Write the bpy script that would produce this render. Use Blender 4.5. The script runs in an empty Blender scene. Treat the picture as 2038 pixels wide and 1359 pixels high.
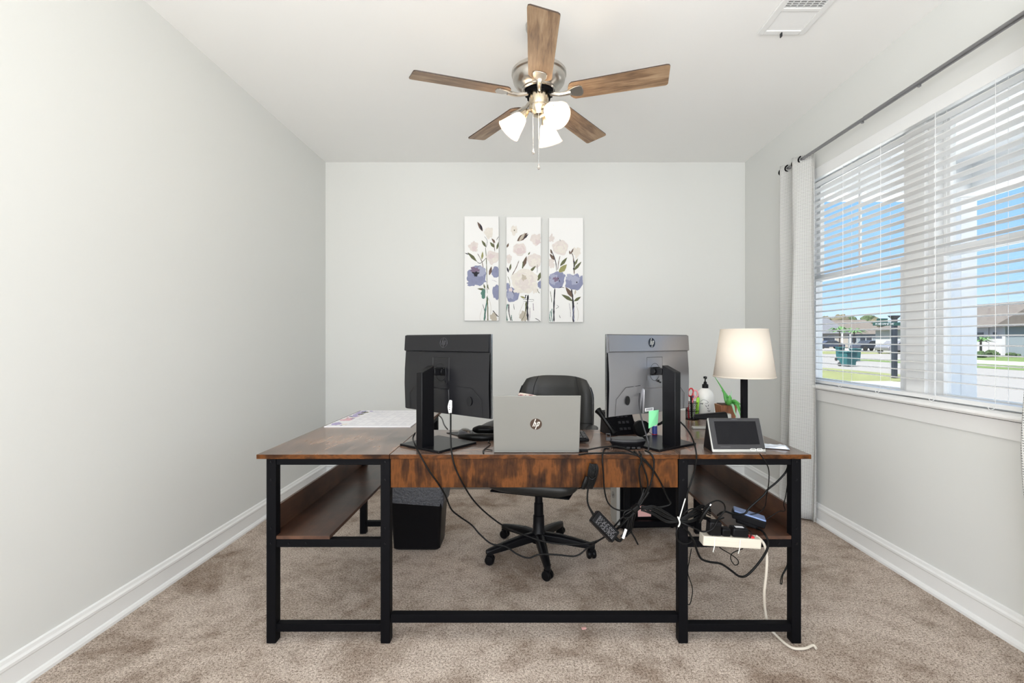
import bpy, math, random
from mathutils import Matrix, Vector
random.seed(7)
R = math.radians
C = bpy.context.scene.collection
scene = bpy.context.scene

# ------------------------------------------------------------------ camera
F = 940.0; CX = 1045.0; CY = 677.0; H = 1.22
cam_d = bpy.data.cameras.new('camera'); cam = bpy.data.objects.new('camera', cam_d); C.objects.link(cam)
cam.location = (0, 0, H); cam.rotation_euler = (R(90), 0, 0)
cam_d.sensor_width = 36; cam_d.lens = F / 2038 * 36
cam_d.shift_x = -(CX - 1019) / 2038; cam_d.shift_y = -(679.5 - CY) / 2038
cam_d.clip_start = 0.02; cam_d.clip_end = 600
scene.camera = cam

# ------------------------------------------------------------------ world, sun, area lights, exposure
scene.view_settings.view_transform = 'Standard'; scene.view_settings.look = 'None'
scene.view_settings.gamma = 1; scene.view_settings.use_curve_mapping = False
scene.view_settings.exposure = 0.16
w = bpy.data.worlds.new('sky'); scene.world = w; w.use_nodes = True
nt = w.node_tree; nt.nodes.clear()
tc = nt.nodes.new('ShaderNodeTexCoord'); sx = nt.nodes.new('ShaderNodeSeparateXYZ'); rp = nt.nodes.new('ShaderNodeValToRGB')
bg = nt.nodes.new('ShaderNodeBackground'); ou = nt.nodes.new('ShaderNodeOutputWorld')
nt.links.new(tc.outputs['Generated'], sx.inputs[0]); nt.links.new(sx.outputs['Z'], rp.inputs[0])
nt.links.new(rp.outputs[0], bg.inputs[0]); nt.links.new(bg.outputs[0], ou.inputs[0])
cr = rp.color_ramp; cr.elements[0].position = 0.0; cr.elements[0].color = (.74, .86, .98, 1)
cr.elements[1].position = 0.34; cr.elements[1].color = (.17, .44, .92, 1)
e = cr.elements.new(0.09); e.color = (.38, .62, .95, 1)
e = cr.elements.new(0.62); e.color = (.50, .64, .84, 1)
bg.inputs[1].default_value = 1.25

def lamp(name, kind, loc, rot, energy, color=(1, 1, 1), size=None, size_y=None, radius=None):
    d = bpy.data.lights.new(name, kind); o = bpy.data.objects.new(name, d); C.objects.link(o)
    o.location = loc; o.rotation_euler = rot; d.energy = energy; d.color = color
    if kind == 'AREA':
        d.shape = 'RECTANGLE'; d.size = size; d.size_y = size_y
    if kind == 'SUN': d.angle = R(0.8)
    if radius is not None: d.shadow_soft_size = radius
    return o
lamp('sun', 'SUN', (0, 0, 20), (R(14), R(-28), 0), 15, (1, .95, .88))
# added fill lamps without a real source, behind the camera and at left rear
lamp('rear_fill_light', 'AREA', (0.1, -1.62, 1.30), (R(127), 0, 0), 112, (1, .985, .965), 2.6, 2.1)
lamp('left_fill_light', 'AREA', (-1.74, -0.55, 1.35), (R(94), 0, R(-90)), 46, (.97, .985, 1), 1.6, 1.9)

# ------------------------------------------------------------------ materials
MATS = {}
def nodes(name):
    m = bpy.data.materials.new(name); m.use_nodes = True; MATS[name] = m
    n = m.node_tree; b = n.nodes['Principled BSDF']
    return m, n, b
def mat(name, col, rough=.5, metal=0, spec=.5, emit=None, es=0, bump=None, var=0, vscale=8, coat=0, trans=0):
    m, n, b = nodes(name)
    b.inputs['Base Color'].default_value = (*col, 1); b.inputs['Roughness'].default_value = rough
    b.inputs['Metallic'].default_value = metal; b.inputs['Specular IOR Level'].default_value = spec
    b.inputs['Coat Weight'].default_value = coat
    t = None
    if var or bump:
        t = n.nodes.new('ShaderNodeTexCoord')
    if var:
        nz = n.nodes.new('ShaderNodeTexNoise'); nz.inputs['Scale'].default_value = vscale; nz.inputs['Detail'].default_value = 4
        n.links.new(t.outputs['Object'], nz.inputs['Vector'])
        mx = n.nodes.new('ShaderNodeMix'); mx.data_type = 'RGBA'
        mx.inputs[6].default_value = (*[c * (1 - var) for c in col], 1); mx.inputs[7].default_value = (*[min(1, c * (1 + var)) for c in col], 1)
        n.links.new(nz.outputs[0], mx.inputs[0]); n.links.new(mx.outputs[2], b.inputs['Base Color'])
    if bump:
        sc, st, di = bump
        nz = n.nodes.new('ShaderNodeTexNoise'); nz.inputs['Scale'].default_value = sc; nz.inputs['Detail'].default_value = 3
        n.links.new(t.outputs['Object'], nz.inputs['Vector'])
        bp = n.nodes.new('ShaderNodeBump'); bp.inputs['Strength'].default_value = st; bp.inputs['Distance'].default_value = di
        n.links.new(nz.outputs[0], bp.inputs['Height']); n.links.new(bp.outputs[0], b.inputs['Normal'])
    if emit:
        b.inputs['Emission Color'].default_value = (*emit, 1); b.inputs['Emission Strength'].default_value = es
    return m
def ramp(n, pts):
    r = n.nodes.new('ShaderNodeValToRGB'); c = r.color_ramp
    c.elements[0].position = pts[0][0]; c.elements[0].color = (*pts[0][1], 1)
    c.elements[1].position = pts[-1][0]; c.elements[1].color = (*pts[-1][1], 1)
    for p, q in pts[1:-1]:
        e = c.elements.new(p); e.color = (*q, 1)
    return r
def wood(name, pts, scale=(2, 14, 14), rough=.42, knots=.5, blotch=2.5, coat=0):
    m, n, b = nodes(name); L = n.links.new
    t = n.nodes.new('ShaderNodeTexCoord'); mp = n.nodes.new('ShaderNodeMapping'); mp.inputs['Scale'].default_value = scale
    L(t.outputs['Object'], mp.inputs[0])
    a = n.nodes.new('ShaderNodeTexNoise'); a.inputs['Scale'].default_value = 1.2; a.inputs['Detail'].default_value = 8; a.inputs['Distortion'].default_value = 1.2
    L(mp.outputs[0], a.inputs['Vector'])
    f = n.nodes.new('ShaderNodeTexNoise'); f.inputs['Scale'].default_value = 9; f.inputs['Detail'].default_value = 6
    L(mp.outputs[0], f.inputs['Vector'])
    k = n.nodes.new('ShaderNodeTexNoise'); k.inputs['Scale'].default_value = blotch * 2; k.inputs['Detail'].default_value = 5
    L(t.outputs['Object'], k.inputs['Vector'])
    m1 = n.nodes.new('ShaderNodeMix'); m1.inputs[0].default_value = .3
    L(a.outputs[0], m1.inputs[2]); L(f.outputs[0], m1.inputs[3])
    m2 = n.nodes.new('ShaderNodeMix'); m2.inputs[0].default_value = knots
    L(m1.outputs[0], m2.inputs[2]); L(k.outputs[0], m2.inputs[3])
    r = ramp(n, pts); L(m2.outputs[0], r.inputs[0]); L(r.outputs[0], b.inputs['Base Color'])
    b.inputs['Roughness'].default_value = rough; b.inputs['Coat Weight'].default_value = coat
    b.inputs['Specular IOR Level'].default_value = .12 if pts is WB else .5
    bp = n.nodes.new('ShaderNodeBump'); bp.inputs['Strength'].default_value = .15; bp.inputs['Distance'].default_value = .002
    L(f.outputs[0], bp.inputs['Height']); L(bp.outputs[0], b.inputs['Normal'])
    return m
mat('wall_paint', (.735, .745, .725), .75, spec=.25, bump=(220, .08, .001))
mat('ceiling_paint', (.94, .94, .925), .9, spec=.1, bump=(150, .1, .001))
mat('trim_paint', (.86, .865, .855), .4)
mat('vinyl_white', (.85, .86, .86), .35)
mat('black_metal', (.004, .004, .005), .5, spec=.06, bump=(600, .15, .0005))
mat('black_plastic', (.004, .004, .005), .38, spec=.16)
mat('black_rubber', (.004, .004, .004), .35, spec=.14)
mat('grey_plastic', (.028, .028, .031), .33, spec=.35)
mat('monitor_back', (.008, .008, .010), .28, spec=.40); mat('monitor_back_sheen', (.30, .30, .315), .30, .8)  # second one: the black back with window sheen put into its colour
mat('monitor_dark', (.004, .004, .005), .32, spec=.22)
mat('mark_grey', (.10, .10, .11), .3, .6)
mat('line_dark', (.004, .004, .005), .5)
mat('logo_dark', (.006, .006, .008), .15)
mat('silver', (.62, .63, .64), .25, 1)
mat('silver_paint', (.44, .44, .415), .38, .35)
mat('laptop_silver', (.205, .205, .19), .45, .2)
mat('mouse_brown', (.05, .038, .03), .2); mat('logo_brown', (.10, .07, .055), .25, .6)
mat('logo_light', (.75, .74, .70), .3, .4)
mat('screen_black', (.004, .004, .006), .12, spec=.15)
mat('leather', (.016, .0165, .016), .42, bump=(90, .2, .002))
mat('piping_black', (.02, .02, .022), .2)
mat('white_plastic', (.82, .82, .81), .35)
mat('beige_plastic', (.62, .57, .48), .4)
mat('beige_cord', (.60, .55, .47), .45)
mat('nickel', (.56, .53, .49), .28, 1)
mat('brass_nickel', (.62, .53, .40), .25, 1)
mat('bulb', (1, 1, 1), .5, emit=(1, .80, .56), es=75)
mat('red', (.55, .02, .03), .35); mat('pink', (.85, .35, .38), .5); mat('lime', (.35, .75, .06), .4); mat('pen_blue', (.03, .05, .25), .4)
mat('note_green', (.28, .85, .42), .7); mat('note_pink', (.85, .48, .45), .7); mat('paper', (.84, .84, .87), .7)
mat('paper_mark', (.45, .45, .52), .8); mat('ink', (.05, .05, .06), .6)
mat('ceramic', (.82, .82, .79), .25); mat('frond_green', (.06, .14, .04), .6, var=.4, vscale=3); mat('leaf_green', (.10, .40, .08), .4, var=.35, vscale=20)
mat('leaf_pale', (.35, .62, .40), .4); mat('soil', (.05, .03, .02), .9)
mat('brick_blue', (.20, .28, .50), .35); mat('label_white', (.7, .7, .72), .5)
mat('label_grey', (.30, .30, .32), .5); mat('tie_white', (.8, .8, .74), .4); mat('plastic_bag', (.065, .068, .078), .4, bump=(90, .9, .01), var=.6, vscale=140)
mat('vent_dark', (.008, .008, .009), .8, spec=0)
mat('canvas_white', (.90, .90, .89), .85, bump=(500, .2, .0004)); mat('canvas_edge', (.55, .56, .56), .85)
mat('p_blush', (.76, .70, .67), .9, var=.12, vscale=30); mat('p_cream', (.80, .76, .70), .9, var=.1, vscale=40)
mat('p_rose', (.72, .62, .62), .9); mat('p_blue', (.27, .29, .43), .9, var=.25, vscale=25); mat('p_blue_l', (.40, .42, .55), .9)
mat('p_leaf', (.14, .15, .08), .9, var=.3, vscale=40); mat('p_leaf_l', (.33, .32, .14), .9); mat('p_brown', (.16, .11, .085), .9, var=.3, vscale=50)
mat('p_dark', (.03, .03, .04), .9); mat('p_teal', (.12, .25, .21), .9, var=.35, vscale=30); mat('p_plum', (.22, .16, .24), .9); mat('p_sand', (.55, .50, .42), .9)
mat('cal_violet', (.45, .40, .62), .8); mat('cal_pink', (.75, .45, .52), .8)
mat('tile_blue', (.6, .65, .72), .4)
WB = [(.34, (.005, .002, .001)), (.42, (.020, .007, .002)), (.49, (.052, .018, .0045)), (.55, (.118, .040, .009)), (.61, (.070, .024, .006)), (.72, (.024, .008, .003))]
wood('apron_wood', WB, (13, 13, 2.2), .42, .38, 6)
wood('desk_wood', [(.36, (.040, .024, .018)), (.44, (.105, .060, .042)), (.50, (.16, .105, .082)), (.57, (.26, .15, .098)), (.68, (.32, .20, .135))], (10, 1.4, 10), .25, .42, 2.6, .25)
wood('desk_wood_cross', [(.36, (.040, .024, .018)), (.44, (.105, .060, .042)), (.50, (.16, .105, .082)), (.57, (.26, .15, .098)), (.68, (.32, .20, .135))], (1.4, 10, 10), .25, .42, 2.6, .25)
wood('edge_wood', WB, (5, 5, 12), .4, .4, 6)
wood('shelf_wood', [(.30, (.018, .009, .006)), (.48, (.06, .027, .016)), (.65, (.12, .055, .030)), (.8, (.08, .035, .02))], (9, 1.2, 9), .33, .45, 4)
mat('blade_edge', (.05, .03, .02), .5)
wood('blade_wood', [(.36, (.12, .07, .042)), (.46, (.24, .15, .088)), (.54, (.34, .225, .135)), (.66, (.42, .30, .19))], (2.2, 30, 10), .45, .18, 5)
wood('planter_wood', [(.3, (.10, .035, .015)), (.5, (.25, .09, .035)), (.7, (.42, .18, .08))], (40, 40, 3), .4, .3, 4)
wood('floor_wood_dark', [(.3, (.035, .022, .015)), (.5, (.075, .050, .036)), (.7, (.12, .085, .062))], (2, 12, 10), .4, .4, 3)

def carpet():
    m, n, b = nodes('carpet'); L = n.links.new
    t = n.nodes.new('ShaderNodeTexCoord')
    def noise(sc, de, ro=.5, di=0):
        q = n.nodes.new('ShaderNodeTexNoise'); q.inputs['Scale'].default_value = sc; q.inputs['Detail'].default_value = de
        q.inputs['Roughness'].default_value = ro; q.inputs['Distortion'].default_value = di; L(t.outputs['Object'], q.inputs['Vector']); return q
    f = noise(260, 2, .75); h = noise(110, 2); g = noise(2.2, 6, .66, .6); k = noise(11, 3, .6)
    sm = n.nodes.new('ShaderNodeMix'); sm.inputs[0].default_value = .35; L(f.outputs[0], sm.inputs[2]); L(h.outputs[0], sm.inputs[3])
    r1 = ramp(n, [(.36, (.115, .085, .066)), (.45, (.40, .325, .27)), (.52, (.64, .55, .475)), (.64, (.86, .76, .67))]); L(sm.outputs[0], r1.inputs[0])
    r2 = ramp(n, [(.36, (.60, .555, .52)), (.46, (.84, .825, .81)), (.54, (1, 1, 1)), (.68, (1, 1, 1))]); L(g.outputs[0], r2.inputs[0])
    r3 = ramp(n, [(.34, (.78, .75, .73)), (.50, (.96, .955, .95)), (.62, (1, 1, 1))]); L(k.outputs[0], r3.inputs[0])
    mx = n.nodes.new('ShaderNodeMix'); mx.data_type = 'RGBA'; mx.blend_type = 'MULTIPLY'; mx.inputs[0].default_value = 1
    my = n.nodes.new('ShaderNodeMix'); my.data_type = 'RGBA'; my.blend_type = 'MULTIPLY'; my.inputs[0].default_value = 1
    L(r1.outputs[0], mx.inputs[6]); L(r2.outputs[0], mx.inputs[7]); L(mx.outputs[2], my.inputs[6]); L(r3.outputs[0], my.inputs[7]); L(my.outputs[2], b.inputs['Base Color'])
    bp = n.nodes.new('ShaderNodeBump'); bp.inputs['Strength'].default_value = .7; bp.inputs['Distance'].default_value = .006
    L(sm.outputs[0], bp.inputs['Height']); L(bp.outputs[0], b.inputs['Normal'])
    b.inputs['Roughness'].default_value = 1; b.inputs['Specular IOR Level'].default_value = .03
carpet()

def translucent(name, col, kt, kd, ktr, pattern=None):
    m, n, b = nodes(name); L = n.links.new
    n.nodes.remove(b); out = n.nodes['Material Output']
    d = n.nodes.new('ShaderNodeBsdfDiffuse'); tl = n.nodes.new('ShaderNodeBsdfTranslucent'); tr = n.nodes.new('ShaderNodeBsdfTransparent')
    for q in (d, tl): q.inputs[0].default_value = (*col, 1)
    s1 = n.nodes.new('ShaderNodeMixShader'); s1.inputs[0].default_value = kt / (kt + kd); L(d.outputs[0], s1.inputs[1]); L(tl.outputs[0], s1.inputs[2])
    s2 = n.nodes.new('ShaderNodeMixShader'); s2.inputs[0].default_value = ktr; L(s1.outputs[0], s2.inputs[1]); L(tr.outputs[0], s2.inputs[2])
    L(s2.outputs[0], out.inputs[0])
    if pattern == 'dots':
        uv = n.nodes.new('ShaderNodeTexCoord'); sp = n.nodes.new('ShaderNodeSeparateXYZ'); L(uv.outputs['UV'], sp.inputs[0])
        def frac(o, s):
            a = n.nodes.new('ShaderNodeMath'); a.operation = 'MULTIPLY'; a.inputs[1].default_value = s; L(o, a.inputs[0])
            c = n.nodes.new('ShaderNodeMath'); c.operation = 'FRACT'; L(a.outputs[0], c.inputs[0]); return c.outputs[0]
        fu = frac(sp.outputs[0], 1 / .0105); fv = frac(sp.outputs[1], 1 / .0095)
        g1 = n.nodes.new('ShaderNodeMath'); g1.operation = 'LESS_THAN'; g1.inputs[1].default_value = .62; L(fu, g1.inputs[0])
        g2 = n.nodes.new('ShaderNodeMath'); g2.operation = 'LESS_THAN'; g2.inputs[1].default_value = .27; L(fv, g2.inputs[0])
        g3 = n.nodes.new('ShaderNodeMath'); g3.operation = 'MULTIPLY'; L(g1.outputs[0], g3.inputs[0]); L(g2.outputs[0], g3.inputs[1])
        mx = n.nodes.new('ShaderNodeMix'); mx.data_type = 'RGBA'; mx.inputs[6].default_value = (*col, 1); mx.inputs[7].default_value = (.16, .16, .16, 1)
        L(g3.outputs[0], mx.inputs[0]); L(mx.outputs[2], d.inputs[0]); L(mx.outputs[2], tl.inputs[0])
    return m
translucent('shade_glass', (.62, .59, .56), .5, .5, .36)
translucent('slat_vinyl', (.97, .97, .965), .35, .65, 0)
translucent('curtain_cloth', (.84, .84, .82), .3, .7, 0, 'dots')
translucent('lamp_linen', (.78, .71, .62), .2, .8, 0)
m, n, b = nodes('window_glass')
n.nodes.remove(b); _t = n.nodes.new('ShaderNodeBsdfTransparent'); _t.inputs[0].default_value = (.97, .98, .98, 1)
_g = n.nodes.new('ShaderNodeBsdfGlossy'); _g.inputs['Roughness'].default_value = .02; _mx = n.nodes.new('ShaderNodeMixShader'); _mx.inputs[0].default_value = .04
n.links.new(_t.outputs[0], _mx.inputs[1]); n.links.new(_g.outputs[0], _mx.inputs[2]); n.links.new(_mx.outputs[0], n.nodes['Material Output'].inputs[0])
m, n, b = nodes('crystal'); b.inputs['Base Color'].default_value = (.7, .65, .6, 1); b.inputs['Transmission Weight'].default_value = .7; b.inputs['Roughness'].default_value = .05

# ------------------------------------------------------------------ geometry helpers
def P(px, py, Y):
    return Vector(((px - CX) * Y / F, Y, H - (py - CY) * Y / F))
def PZ(px, py, z):                       # the point of height z seen there
    Y = F * (H - z) / (py - CY); return Vector(((px - CX) * Y / F, Y, z))
WM = {}                                  # world matrices of parents
TOPMI = [1, 0, 1, 1, 1, 1]
class MB:
    def __init__(s, M=None):
        s.v = []; s.f = []; s.mi = []; s.M = M or Matrix.Identity(4); s.uv = None
    def add(s, vs, fs, mi=0):
        o = len(s.v); s.v += [s.M @ Vector(v) for v in vs]
        s.f += [tuple(i + o for i in f) for f in fs]; s.mi += [mi] * len(fs); return s
    def box(s, x0, x1, y0, y1, z0, z1, mi=0):
        vs = [(x, y, z) for z in (z0, z1) for y in (y0, y1) for x in (x0, x1)]
        return s.add(vs, [(0, 2, 3, 1), (4, 5, 7, 6), (0, 1, 5, 4), (2, 6, 7, 3), (0, 4, 6, 2), (1, 3, 7, 5)], mi)
    def cbox(s, c, size, mi=0, rot=None):
        M0 = s.M
        if rot is not None: s.M = M0 @ Matrix.Translation(c) @ rot; c = (0, 0, 0)
        a, b, d = [q / 2 for q in size]
        s.box(c[0] - a, c[0] + a, c[1] - b, c[1] + b, c[2] - d, c[2] + d, mi); s.M = M0; return s
    def hexa(s, bot, top, mi=0):         # two quads, counter-clockwise seen from above
        n = len(bot)
        fs = [tuple(reversed(range(n))), tuple(range(n, 2 * n))] + [(i, (i + 1) % n, (i + 1) % n + n, i + n) for i in range(n)]
        return s.add(list(bot) + list(top), fs, mi)
    def prism(s, pts, z0, z1, mi=0):
        return s.hexa([(x, y, z0) for x, y in pts], [(x, y, z1) for x, y in pts], mi)
    def prism_x(s, pts, x0, x1, mi=0):   # (y,z) outline, extruded in x
        return s.hexa([(x0, y, z) for y, z in pts], [(x1, y, z) for y, z in pts], mi)
    def prism_y(s, pts, y0, y1, mi=0):   # (x,z) outline, extruded in y
        return s.hexa([(x, y1, z) for x, z in pts], [(x, y0, z) for x, z in pts], mi)
    def poly(s, pts, mi=0):
        return s.add(pts, [tuple(range(len(pts)))], mi)
    def lathe(s, prof, n=32, c=(0, 0, 0), rot=None, mi=0, cap=True):
        M0 = s.M; s.M = M0 @ Matrix.Translation(c) @ (rot or Matrix.Identity(4))
        vs = []; fs = []
        for r, z in prof:
            for i in range(n):
                a = 2 * math.pi * i / n; vs.append((r * math.cos(a), r * math.sin(a), z))
        for j in range(len(prof) - 1):
            for i in range(n):
                k = (i + 1) % n; fs.append((j * n + i, j * n + k, (j + 1) * n + k, (j + 1) * n + i))
        if cap:
            if prof[0][0] > 1e-5: fs.append(tuple(reversed(range(n))))
            if prof[-1][0] > 1e-5: fs.append(tuple(range((len(prof) - 1) * n, len(prof) * n)))
        s.add(vs, fs, mi); s.M = M0; return s
    def cyl(s, p0, p1, r, r1=None, n=16, mi=0):
        p0 = Vector(p0); p1 = Vector(p1); d = p1 - p0
        q = d.to_track_quat('Z', 'Y').to_matrix().to_4x4()
        return s.lathe([(r, 0), (r if r1 is None else r1, d.length)], n, p0, q, mi)
    def ball(s, c, r, n=16, sc=(1, 1, 1), mi=0):
        pr = [(max(1e-6, math.sin(math.pi * k / 10)) * r, -math.cos(math.pi * k / 10) * r) for k in range(11)]
        return s.lathe(pr, n, c, Matrix.Diagonal((*sc, 1)), mi, cap=False)
    def tube(s, pts, r, n=8, mi=0, smooth=6, closed=False, radii=None):
        pts = [Vector(p) for p in pts]
        rad = radii or [r] * len(pts)
        if smooth > 1 and len(pts) > 2:
            out = []; ro = []
            N = len(pts)
            for i in range(N if closed else N - 1):
                g = (lambda k: pts[k % N]) if closed else (lambda k: pts[min(max(k, 0), N - 1)])
                p0, p1, p2, p3 = g(i - 1), g(i), g(i + 1), g(i + 2)
                for k in range(smooth):
                    t = k / smooth
                    out.append(.5 * ((2 * p1) + (p2 - p0) * t + (2 * p0 - 5 * p1 + 4 * p2 - p3) * t * t + (3 * p1 - p0 - 3 * p2 + p3) * t ** 3))
                    ro.append(rad[i] * (1 - t) + rad[(i + 1) % N] * t)
            if not closed: out.append(pts[-1]); ro.append(rad[-1])
            pts = out; rad = ro
        N = len(pts); up = None; vs = []
        for i, p in enumerate(pts):
            a = pts[(i + 1) % N] if (closed or i < N - 1) else p; b_ = pts[i - 1] if (closed or i > 0) else p
            t = (a - b_)
            t = t.normalized() if t.length > 1e-9 else Vector((0, 0, 1))
            if up is None: up = Vector((0, 0, 1)) if abs(t.z) < .9 else Vector((1, 0, 0))
            u = (up - t * up.dot(t))
            u = u.normalized() if u.length > 1e-6 else t.orthogonal().normalized()
            up = u; v = t.cross(u)
            for k in range(n):
                an = 2 * math.pi * k / n; vs.append(p + (u * math.cos(an) + v * math.sin(an)) * rad[i])
        fs = []
        for i in range(N if closed else N - 1):
            j = (i + 1) % N
            for k in range(n):
                l = (k + 1) % n; fs.append((i * n + k, i * n + l, j * n + l, j * n + k))
        if not closed: fs += [tuple(reversed(range(n))), tuple(range((N - 1) * n, N * n))]
        return s.add(vs, fs, mi)
    def grid(s, rows, mi=0, closed=False):
        n = len(rows[0]); vs = [v for r in rows for v in r]; fs = []
        for j in range(len(rows) - 1):
            for i in range(n if closed else n - 1):
                k = (i + 1) % n; fs.append((j * n + i, j * n + k, (j + 1) * n + k, (j + 1) * n + i))
        return s.add(vs, fs, mi)
    def obj(s, name, mats, parent=None, bevel=0, angle=35, subsurf=0, solid=0, center=True):
        if isinstance(mats, str): mats = [mats]
        vs = s.v
        if parent is not None: W = WM[parent.name]
        else:
            if center:
                lo = [min(v[i] for v in vs) for i in range(3)]; hi = [max(v[i] for v in vs) for i in range(3)]
                W = Matrix.Translation(((lo[0] + hi[0]) / 2, (lo[1] + hi[1]) / 2, lo[2]))
            else: W = Matrix.Identity(4)
        I = W.inverted()
        me = bpy.data.meshes.new(name); me.from_pydata([I @ v for v in vs], [], s.f)
        for x in mats: me.materials.append(MATS[x])
        me.polygons.foreach_set('material_index', s.mi)
        me.polygons.foreach_set('use_smooth', [True] * len(me.polygons))
        if s.uv:
            l = me.uv_layers.new(name='UVMap')
            for lp in me.loops: l.data[lp.index].uv = s.uv[lp.vertex_index]
        me.validate(); me.update()
        try: me.set_sharp_from_angle(angle=R(angle))
        except Exception: pass
        o = bpy.data.objects.new(name, me); C.objects.link(o)
        if parent is not None: o.parent = parent
        else: o.matrix_world = W
        WM[o.name] = W
        if solid:
            q = o.modifiers.new('s', 'SOLIDIFY'); q.thickness = solid; q.offset = 0
        if bevel:
            q = o.modifiers.new('b', 'BEVEL'); q.width = bevel; q.segments = 2; q.limit_method = 'ANGLE'; q.angle_limit = R(40)
        if subsurf:
            q = o.modifiers.new('ss', 'SUBSURF'); q.levels = subsurf; q.render_levels = subsurf
        return o
def tag(o, label, cat, group=None, kind=None):
    o['label'] = label; o['category'] = cat
    if group: o['group'] = group
    if kind: o['kind'] = kind
    return o
def thing(name, loc, label, cat, group=None, rz=0):
    o = bpy.data.objects.new(name, None); C.objects.link(o); o.location = loc; o.rotation_euler = (0, 0, rz)
    WM[o.name] = Matrix.Translation(loc) @ Matrix.Rotation(rz, 4, 'Z')
    return tag(o, label, cat, group)
def struct(o, label=None, cat=None):
    o['kind'] = 'structure'
    if label: o['label'] = label; o['category'] = cat
    return o
def TR(x, y, z, rz=0, rx=0, ry=0):
    return Matrix.Translation((x, y, z)) @ Matrix.Rotation(rz, 4, 'Z') @ Matrix.Rotation(rx, 4, 'X') @ Matrix.Rotation(ry, 4, 'Y')

# ------------------------------------------------------------------ room shell
XL, XR, YB, YF, ZC = -1.789, 1.973, 4.235, -1.65, 2.815
WT = .16                                  # right wall thickness
WY0, WY1, WZ0, WZ1 = 1.49, 3.42, .925, 2.385
struct(MB().box(XL - .1, XR + WT, YF, 3.865, -.06, 0).obj('floor', 'carpet', center=False), 'beige brown cut pile carpet with vacuum marks', 'carpet')
struct(MB().box(XL - .1, XR + WT, 3.865, YB + .1, -.06, -.004).obj('floor_wood', 'floor_wood_dark', center=False), 'narrow strip of dark wood floor along the back wall', 'floor')
struct(MB().box(XL - .1, XR + WT, YF - .1, YB + .1, ZC, ZC + .12).obj('ceiling', 'ceiling_paint', center=False), 'white flat ceiling', 'ceiling')
struct(MB().box(XL - .1, XL, YF - .1, YB + .1, -.3, ZC).obj('wall_left', 'wall_paint', center=False), 'bare pale grey wall on the left', 'wall')
struct(MB().box(XL, XR, YB, YB + .1, -.3, ZC).obj('wall_back', 'wall_paint', center=False), 'pale grey back wall behind the desk', 'wall')
mb = MB()
mb.box(XR, XR + WT, YF - .1, WY0, -.3, ZC).box(XR, XR + WT, WY1, YB + .1, -.3, ZC)
mb.box(XR, XR + WT, WY0, WY1, -.3, WZ0 - .03).box(XR, XR + WT, WY0, WY1, WZ1, ZC)
struct(mb.obj('wall_right', 'wall_paint', center=False), 'pale grey wall with the wide window', 'wall')
mb = MB().box(XL, -1.25, YF - .1, YF, -.06, ZC).box(1.5, XR, YF - .1, YF, -.06, ZC).box(-1.25, 1.5, YF - .1, YF, 2.38, ZC)
struct(mb.obj('wall_rear', 'wall_paint', center=False))
# baseboards: profile (distance from the wall, height)
PR = [(0, 0), (.026, 0), (.026, .012), (.020, .022), (.013, .026), (.013, .088), (.017, .094), (.017, .104), (.011, .112), (.008, .124), (0, .128)]
def base(name, p0, p1, nrm, label):
    mb = MB(); a = [(p0[0] + nrm[0] * d, p0[1] + nrm[1] * d, h) for d, h in PR]; b = [(p1[0] + nrm[0] * d, p1[1] + nrm[1] * d, h) for d, h in PR]
    mb.hexa(a, b); struct(mb.obj(name, 'trim_paint', center=False, angle=20), label, 'baseboard')
base('baseboard_left', (XL, YF), (XL, YB), (1, 0), 'white moulded baseboard along the left wall')
base('baseboard_back', (XL, YB), (XR, YB), (0, -1), 'white moulded baseboard along the back wall')
base('baseboard_right', (XR, YF), (XR, YB), (-1, 0), 'white moulded baseboard below the window')
# window stool and apron
mb = MB()
mb.prism_y([(XR - .035, WZ0 - .028), (XR + .09, WZ0 - .028), (XR + .09, WZ0), (XR - .028, WZ0), (XR - .040, WZ0 - .008), (XR - .042, WZ0 - .018)], WY0 - .06, WY1 + .05)
o = mb.obj('trim_1', 'trim_paint', center=False, bevel=.002); struct(o, 'white window stool under the blind', 'window sill')
mb = MB().prism_y([(XR - .024, WZ0 - .032), (XR, WZ0 - .032), (XR, WZ0 - .108), (XR - .010, WZ0 - .108), (XR - .012, WZ0 - .095), (XR - .018, WZ0 - .045)], WY0 - .03, WY1 + .02)
struct(mb.obj('trim_2', 'trim_paint', center=False), 'white apron moulding below the window stool', 'window trim')
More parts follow.
